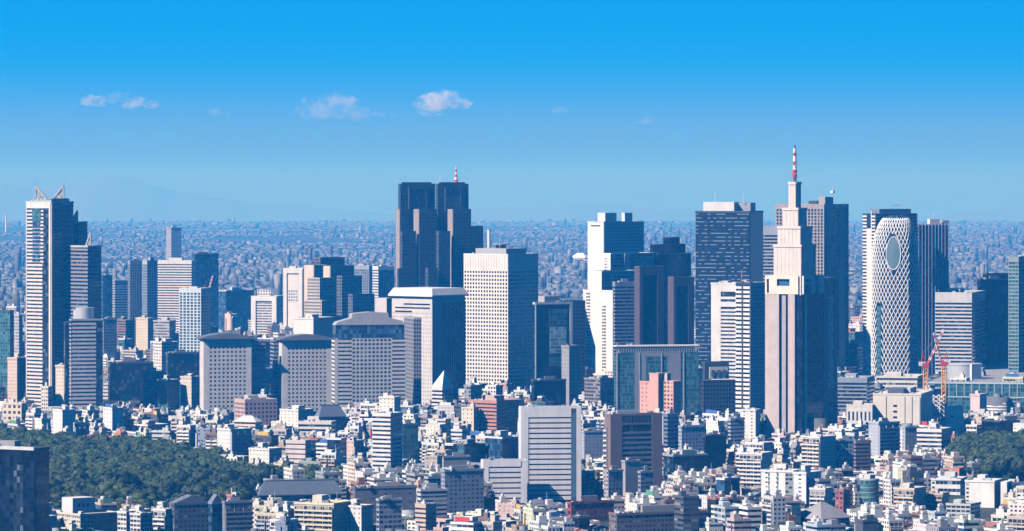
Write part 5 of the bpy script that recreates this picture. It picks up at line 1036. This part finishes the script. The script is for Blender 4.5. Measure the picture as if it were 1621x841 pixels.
def small(c, idx):
    Y, X, th, w, d, h, zg, px, vis, kind = c; r = random.Random(idx * 17 + 5); cname, col, _ = r.choices(PAL, PW)[0]
    if kind == 'office_building' and r.random() < .35: cname, col, _ = r.choice(PAL)
    col = tuple(min(.82, v * r.uniform(.92, 1.05)) for v in col); st = 3.0 if kind != 'office_building' else 3.6; n = max(2, round(h / st)); big = vis > 260
    class O: pass
    t = O(); t.root = link(bpy.data.objects.new(kind, None)); t.root.location = (X, Y, zg); t.root.rotation_euler = (0, 0, -th); rc = (-w / 2, w / 2, -d / 2, d / 2); t.rect = rc; feat = []
    if kind == 'house' and r.random() < .45:
        rcn, rcol = r.choice((('grey', (.22, .22, .24)), ('brown', (.22, .13, .10)), ('blue-grey', (.20, .26, .34)), ('rust-red', (.36, .14, .09)), ('dark', (.09, .09, .11)), ('pale green', (.36, .46, .40))))
        e = h - 2.4; wallbox(t, rc, 0, e, FPUNCH, col, 3, 2.9); mb = MB(); o = inset(rc, -.5); m = (o[2] + o[3]) / 2
        mb.quad((o[0], o[2], e), (o[1], o[2], e), (o[1], m, h), (o[0], m, h)); mb.quad((o[1], o[3], e), (o[0], o[3], e), (o[0], m, h), (o[1], m, h)); mb.poly([(o[1] - .5, o[2] + .3, e), (o[1] - .5, o[3] - .3, e), (o[1] - .5, m, h - .1)]); mb.poly([(o[0] + .5, o[3] - .3, e), (o[0] + .5, o[2] + .3, e), (o[0] + .5, m, h - .1)])
        mb.build('roof', P, t.root, rcol); feat.append(f'a {rcn} gabled roof')
    else:
        if kind == 'apartment_building':
            fc = 'L' if th < .8 else 'R'; fc = fc if r.random() < .7 else ('R' if fc == 'L' else 'L'); wallbox(t, rc, 0, h, r.choice((FSPARSE, FPUNCH, FPUNCH)), col, 3.3, st)
            mb = MB(); fbar(mb, rc, fc, .06, .94, st * .15, h - .8, .03, -.005, (3.2, st)); mb.build('balcony_window', FDOOR, t.root, col); bc = col if r.random() < .7 else r.choice(((.75, .74, .72), (.4, .45, .52), (.5, .38, .3)))
            if h > st * 2: balconies(t, rc, st, h - .4, fc, bc, st, ((.05, .95),) if r.random() < .6 else ((.05, .46), (.54, .95)), 1.25); feat.append('balcony rows')
        elif kind == 'office_building':
            q = r.random()
            if q < .45:
                glazing(t, rc, 0, h - 1, r.choice((GDARK, GBLUE, GDARK)), 3, st); n_ = max(1, round((h - 1) / st)); bands(t, rc, 0, h - 1, col, st, r.uniform(.42, .65), p=.25); add(t, 'crown_wall', inset(rc, -.3), h - 1, h, col); feat.append('window bands')
            elif q < .62: m = r.choice((GTEAL, GBLUE, GDARK, GBLACK)); wallbox(t, rc, 0, h, m, col, 3, st); feat.append('a glass front')
            else: wallbox(t, rc, 0, h, r.choice((FWIDE, FPUNCH, FSPARSE, FSTRIP)), col, r.choice((2.6, 3.4, 5)), st); feat.append('square windows')
        else: wallbox(t, rc, 0, h, r.choice((FPUNCH, FSPARSE)), col, 3.2, 2.9); feat.append('a flat roof')
        roofcap(t, rc, h, col, .9, .1 if kind != 'office_building' else .32)
        if h > 8:
            k = min(w, d) * r.uniform(.3, .5); a, b = rc[0] + r.uniform(.5, w - k - .5), rc[2] + r.uniform(.8, d - k - .5); hh = r.uniform(2.6, 4.6); s = add(t, 'stair_house', (a, a + k, b, b + k), h, h + hh, col)
            q = r.random()
            if q < .4: MB().cyl(a + k / 2, b + k / 2, k * .32, h + hh, h + hh + 1.9, 10).build('water_tank', P, t.root, (.74, .74, .72)); feat.append('a round roof tank')
            elif q < .6: add(t, 'water_tank', (a + .4, a + k - .4, b + .4, b + k - .4), h + hh + .6, h + hh + 2.4, (.66, .70, .70)); add(t, 'tank_frame', (a + k * .3, a + k * .7, b + k * .3, b + k * .7), h + hh, h + hh + .6, GREY); feat.append('a boxy roof tank')
            elif q < .75: MB().bar((a + 1, b + 1, h + hh), (a + 1, b + 1, h + hh + 5), .16).build('antenna', PM, t.root, LGREY); feat.append('a roof antenna')
        if kind != 'house' and vis > 150 and r.random() < .16:
            cc = r.choice(((.05, .15, .45), (.55, .06, .05), (.75, .74, .72), (.1, .35, .2), (.7, .5, .08), (.75, .74, .72))); f_ = r.choice('LR'); mb = MB(); fbar(mb, rc, f_, .15, .8, h + 1.2, h + 4.2, -.8, 1.1); o_ = mb.build('sign_board', P, t.root, cc)
            mb = MB(); fbar(mb, rc, f_, .2, .75, h, h + 1.2, -.9, 1.05); mb.build('sign_frame', PM, o_, GREY); feat.append('a coloured roof board')
        if kind != 'house' and vis > 200 and r.random() < .3:
            f_ = r.choice('LR'); mb = MB(); a = r.uniform(.03, .8); fbar(mb, rc, f_, a, a + .07, h * .2, h * .85, 1.0, -.05); mb.build('hanging_sign', P, t.root, r.choice(((.6, .07, .05), (.75, .74, .7), (.08, .2, .5), (.7, .55, .1))))
        if big:
            for i in range(r.randint(2, 6)):
                a, b = rc[0] + w * r.uniform(.05, .8), rc[2] + d * r.uniform(.03, .2); k = r.uniform(.8, 1.6); add(t, 'cooling_unit', (a, a + k * 1.5, b, b + k), h, h + k, r.choice(((.7, .7, .7), (.45, .47, .5), (.3, .32, .34))))
    rel, ref, dist = relation(px, EYE + F * (HC - zg) / Y); size = 'narrow ' if w < 10 else 'broad ' if w > 18.5 else ''; noun = {'house': 'house', 'apartment_building': 'apartment block', 'office_building': 'office block'}[kind]
    f = feat[-1] if feat else 'a plain roof'; base = f'{size}{cname} {NUMS[min(20, n)]}-storey {noun} with {f}'
    LAB.setdefault((base, rel, ref), []).append((dist, t.root)); t.root['category'] = {'house': 'house', 'apartment_building': 'apartment building', 'office_building': 'office building'}[kind]; t.root['group'] = {'house': 'low houses of the city', 'apartment_building': 'apartment blocks of the low city', 'office_building': 'office blocks of the low city'}[kind]
for i, c in enumerate(IND): small(c, i)
for (base, rel, ref), l in LAB.items():
    l.sort(key=lambda q: q[0]); pre = [''] if len(l) == 1 else ['just ', 'further ', 'well ', 'far ', 'very far ']
    for i, (dd, o) in enumerate(l):
        s = f'{base}, {pre[min(i, len(pre) - 1)]}{rel} {ref}'
        if len(s.split()) > 16: s = s.replace('narrow ', '').replace('broad ', '', 1) if s.startswith(('narrow', 'broad')) else s
        if len(s.split()) > 16: s = s.replace(' with a ', ', ', 1).replace(' with ', ', ', 1)
        if len(s.split()) > 16: s = s.replace(' apartment block', ' flats').replace(' office block', ' office')
        if len(s.split()) > 16: s = s.replace('very far', 'far')
        o['label'] = s

# the countless rest of the city, one mass; its walls get random colours island by island
def city_material(name, windows, dim=1.0):
    m, t, p = newmat(name); g = nd(t, 'ShaderNodeNewGeometry'); cr = nd(t, 'ShaderNodeValToRGB'); cr.color_ramp.interpolation = 'CONSTANT'; t.links.new(g.outputs['Random Per Island'], cr.inputs[0])
    acc = 0; els = cr.color_ramp.elements
    pal = PAL if dim > .55 else [('d', (.05, .062, .075), 26), ('b', (.84, .93, 1.0), 7), ('e', (.10, .11, .12), 24), ('g', (.035, .05, .04), 22), ('f', (.40, .48, .56), 8), ('h', (.2, .2, .21), 16)]; tot = sum(p[2] for p in pal)  # far palette is bluer and darker: distance haze put into the wall colours
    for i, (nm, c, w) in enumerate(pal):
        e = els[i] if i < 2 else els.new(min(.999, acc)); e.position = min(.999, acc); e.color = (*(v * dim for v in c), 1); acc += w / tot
    base = cr.outputs[0]; sn = nd(t, 'ShaderNodeSeparateXYZ'); t.links.new(g.outputs['Normal'], sn.inputs[0])
    if windows:
        uv = nd(t, 'ShaderNodeUVMap'); s = nd(t, 'ShaderNodeSeparateXYZ'); t.links.new(uv.outputs[0], s.inputs[0]); fu, fv = mth(t, 'FRACT', s.outputs[0]), mth(t, 'FRACT', s.outputs[1]); r = g.outputs['Random Per Island']
        w0 = mth(t, 'MULTIPLY', mth(t, 'FRACT', mth(t, 'MULTIPLY', r, 37.0)), .35)
        mk = mth(t, 'MULTIPLY', mth(t, 'GREATER_THAN', fu, w0), mth(t, 'MULTIPLY', mth(t, 'GREATER_THAN', fv, .32), mth(t, 'LESS_THAN', fv, .78))); base = mixc(t, mk, base, (.05, .065, .085))
    ro = mixc(t, mth(t, 'POWER', mth(t, 'FRACT', mth(t, 'MULTIPLY', g.outputs['Random Per Island'], 91.0)), 2.0 if dim < 1 else 1.2), (.08, .09, .10), (.46 * dim, .50 * dim, .52 * dim))
    t.links.new(mixc(t, mth(t, 'GREATER_THAN', sn.outputs[2], .5), base, ro), p.inputs['Base Color']); p.inputs['Roughness'].default_value = .8
    return m
def boxes_mesh(name, A, mat, bay=3.3, st=3.1):
    """A: rows of x, y, turn, width, depth, height, ground level"""
    A = np.asarray(A, np.float64); n = len(A); X, Y, th, w, d, h, zg = A.T; c, s = np.cos(th), np.sin(th); v = np.empty((n, 8, 3), np.float32)
    for k, (a, b) in enumerate(((-.5, -.5), (.5, -.5), (.5, .5), (-.5, .5))):
        lx, ly = a * w, b * d; wx, wy = X + lx * c + ly * s, Y - lx * s + ly * c
        for j in (0, 1): v[:, k + 4 * j] = np.stack([wx, wy, zg + (h if j else -1.0)], 1)
    quads = np.array([[0, 1, 5, 4], [1, 2, 6, 5], [2, 3, 7, 6], [3, 0, 4, 7], [4, 5, 6, 7]]); f = (quads[None] + (np.arange(n) * 8)[:, None, None]).reshape(-1, 4)
    me = bpy.data.meshes.new(name); me.vertices.add(n * 8); me.vertices.foreach_set('co', v.ravel()); me.loops.add(n * 20); me.loops.foreach_set('vertex_index', f.ravel().astype(np.int32)); me.polygons.add(n * 5); me.polygons.foreach_set('loop_start', np.arange(0, n * 20, 4, dtype=np.int32)); me.polygons.foreach_set('loop_total', np.full(n * 5, 4, np.int32))
    nw, nd_, nh = np.maximum(1, np.round(w / bay)), np.maximum(1, np.round(d / bay)), np.maximum(1, np.round(h / st)); uv = np.zeros((n, 5, 4, 2), np.float32)
    for k in range(4):
        uv[:, k, 1, 0] = uv[:, k, 2, 0] = nw if k % 2 == 0 else nd_
        uv[:, k, 2, 1] = uv[:, k, 3, 1] = nh
    ul = me.uv_layers.new(name='UVMap'); ul.data.foreach_set('uv', uv.ravel()); me.materials.append(mat); me.update(calc_edges=True); me.validate()
    return me
rg = np.random.default_rng(5); rows = []
for c in REST:
    Y, X, th, w, d, h, zg = c[:7]; rows.append((X, Y, th, w, d, h, zg)); r_ = rg.random(3)
    if h > 7:                                       # stair house and tank on the roof
        k = min(w, d) * (.25 + .25 * r_[0]); ox, oy = (r_[1] - .5) * (w - k), (r_[2] - .5) * (d - k); cth, sth = math.cos(th), math.sin(th)
        rows.append((X + ox * cth + oy * sth, Y - ox * sth + oy * cth, th, k, k, h + 2.2 + 2.5 * r_[1], zg))
o = link(bpy.data.objects.new('low_city', boxes_mesh('low_city', rows, city_material('city_walls', True)))); o['kind'] = 'stuff'; o['label'] = 'countless small buildings between and behind the towers'
def far_rows(d0, d1, n, size, hmul):
    D = np.sqrt(rg.uniform(d0 ** 2, d1 ** 2, n)); X = rg.uniform(-.17, .17, n) * D; keep = np.array([mnoise.fractal(Vector((x / 700, y / 1900, 0)), 1, 2, 5) + .8 * mnoise.noise(Vector((x / 2600, y / 5200, 4.4))) > rg.uniform(-.2, .08) for x, y in zip(X, D)]); D, X = D[keep], X[keep]; n = len(D)
    q = rg.random(n); w = rg.uniform(.6, 1.6, n) * size; d = rg.uniform(.6, 1.3, n) * size * .8; h = rg.uniform(5, 9, n) * hmul; m = q > .75; h[m] = rg.uniform(9, 15, m.sum()) * hmul; m = q > .96; h[m] = rg.uniform(15, 34, m.sum()) * hmul; m = q > .996; h[m] = rg.uniform(34, 75, m.sum()) * hmul; w[q > .975] *= .6
    th = np.radians(rg.choice([25., 38., 62., 52.], n)); return np.stack([X, D, th, w, d, h, -(X * X + D * D) / (2 * RE)], 1)
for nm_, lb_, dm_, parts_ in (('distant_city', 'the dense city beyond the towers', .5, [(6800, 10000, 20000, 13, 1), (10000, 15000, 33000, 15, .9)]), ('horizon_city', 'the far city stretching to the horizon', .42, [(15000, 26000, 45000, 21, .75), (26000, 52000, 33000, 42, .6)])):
    FC = np.concatenate([far_rows(*p_) for p_ in parts_]); ok = [not hit(x, y, 14) for x, y in FC[:, :2]]; FC = FC[ok]
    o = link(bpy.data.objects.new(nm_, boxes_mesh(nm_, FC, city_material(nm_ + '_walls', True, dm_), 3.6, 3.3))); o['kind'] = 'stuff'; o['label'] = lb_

# ------------------------------------------------------------------ air and clouds
def haze():
    m = bpy.data.materials.new('haze'); m.use_nodes = True; t = m.node_tree; t.nodes.clear(); o_ = t.nodes.new('ShaderNodeOutputMaterial'); v = t.nodes.new('ShaderNodeVolumePrincipled'); t.links.new(v.outputs[0], o_.inputs['Volume'])
    v.inputs['Color'].default_value = (*HAZE_COLOR, 1); v.inputs['Density'].default_value = HAZE_DENSITY; v.inputs['Absorption Color'].default_value = (*HAZE_ABSORB, 1); v.inputs['Anisotropy'].default_value = 0.0
    o = MB().box(-30000, 30000, -4000, 118000, -1200, 625).build('haze', m); o['kind'] = 'stuff'; o['label'] = 'pale blue air'
haze()
CLM = bpy.data.materials.new('cloud'); CLM.use_nodes = True; tt_ = CLM.node_tree; tt_.nodes.clear(); o_ = tt_.nodes.new('ShaderNodeOutputMaterial'); v_ = tt_.nodes.new('ShaderNodeVolumePrincipled'); tt_.links.new(v_.outputs[0], o_.inputs['Volume']); v_.inputs['Color'].default_value = (.84, .93, 1.0, 1); v_.inputs['Absorption Color'].default_value = (1, 1, 1, 1); v_.inputs['Density'].default_value = .0045
def cloud(x, y, w, h, dens, seed, label, D=52000.0):
    w *= 1.35; h *= 1.45; dens *= 1.5
    import bmesh
    r = random.Random(seed); s = D / F; bm = bmesh.new(); n = max(5, int(w / 7))
    for k in range(n):
        u = r.uniform(-.5, .5); hh = h * (1 - (2 * u) ** 2 * .75) * r.uniform(.5, 1.0); rad = max(1.5, hh * .42); b = bmesh.ops.create_icosphere(bm, subdivisions=3, radius=1)
        c = Vector((u * w, r.uniform(-.3, .3) * h, -h * .5 + rad * .7 + r.uniform(0, .5) * (hh - rad))); 
        for v in b['verts']:
            d = v.co.normalized(); q = 1 + .3 * mnoise.fractal(d * 1.7 + Vector((k * 3.1, seed, 0)), 1, 2, 4); v.co = c + Vector((d.x * rad * 1.9 * q, d.y * rad * 1.3 * q, d.z * rad * q))
    me = bpy.data.meshes.new('cloud'); bm.to_mesh(me); bm.free(); me.transform(Matrix.Scale(s, 4))
    m = CLM.copy(); q = m.node_tree; tcc = nd(q, 'ShaderNodeTexCoord'); nn = nd(q, 'ShaderNodeTexNoise'); nn.inputs['Scale'].default_value = .006; nn.inputs['Detail'].default_value = 6; nn.inputs['Roughness'].default_value = .62; q.links.new(tcc.outputs['Object'], nn.inputs[0])
    mp_ = nd(q, 'ShaderNodeMapRange', interpolation_type='SMOOTHSTEP'); mp_.inputs[1].default_value = .43; mp_.inputs[2].default_value = .72; mp_.inputs[4].default_value = dens * 2.0; q.links.new(nn.outputs[0], mp_.inputs[0]); q.links.new(mp_.outputs[0], q.nodes['Principled Volume'].inputs['Density']); me.materials.append(m)
    o = link(bpy.data.objects.new('cloud', me)); o.location = ((x - CX) * s, D, HC - (y - EYE) * s); o['kind'] = 'stuff'; o['label'] = label
    rm = o.modifiers.new('merge', 'REMESH'); rm.mode = 'VOXEL'; rm.voxel_size = s * .9
cloud(703, 150, 56, 32, .004, 1, 'small bright puffy cloud')
cloud(672, 173, 36, 15, .0015, 2, 'faint wisp under the bright puffy cloud')
cloud(522, 166, 84, 34, .0012, 3, 'pale stretched cloud in the middle left')
cloud(605, 177, 44, 11, .0012, 4, 'thin flat wisp left of the bright puffy cloud')
cloud(140, 156, 36, 18, .0028, 5, 'small white cloud at the left')
cloud(222, 159, 40, 18, .0028, 6, 'small white cloud just right of another at the left')
cloud(185, 150, 44, 18, .0008, 7, 'faint veil between two small clouds at the left')
cloud(890, 170, 24, 12, .0012, 8, 'tiny faint cloud in the middle')
cloud(1022, 189, 38, 12, .0010, 9, 'tiny faint flat cloud right of the middle')
cloud(342, 172, 28, 14, .0009, 10, 'faint small wisp left of the pale stretched cloud')
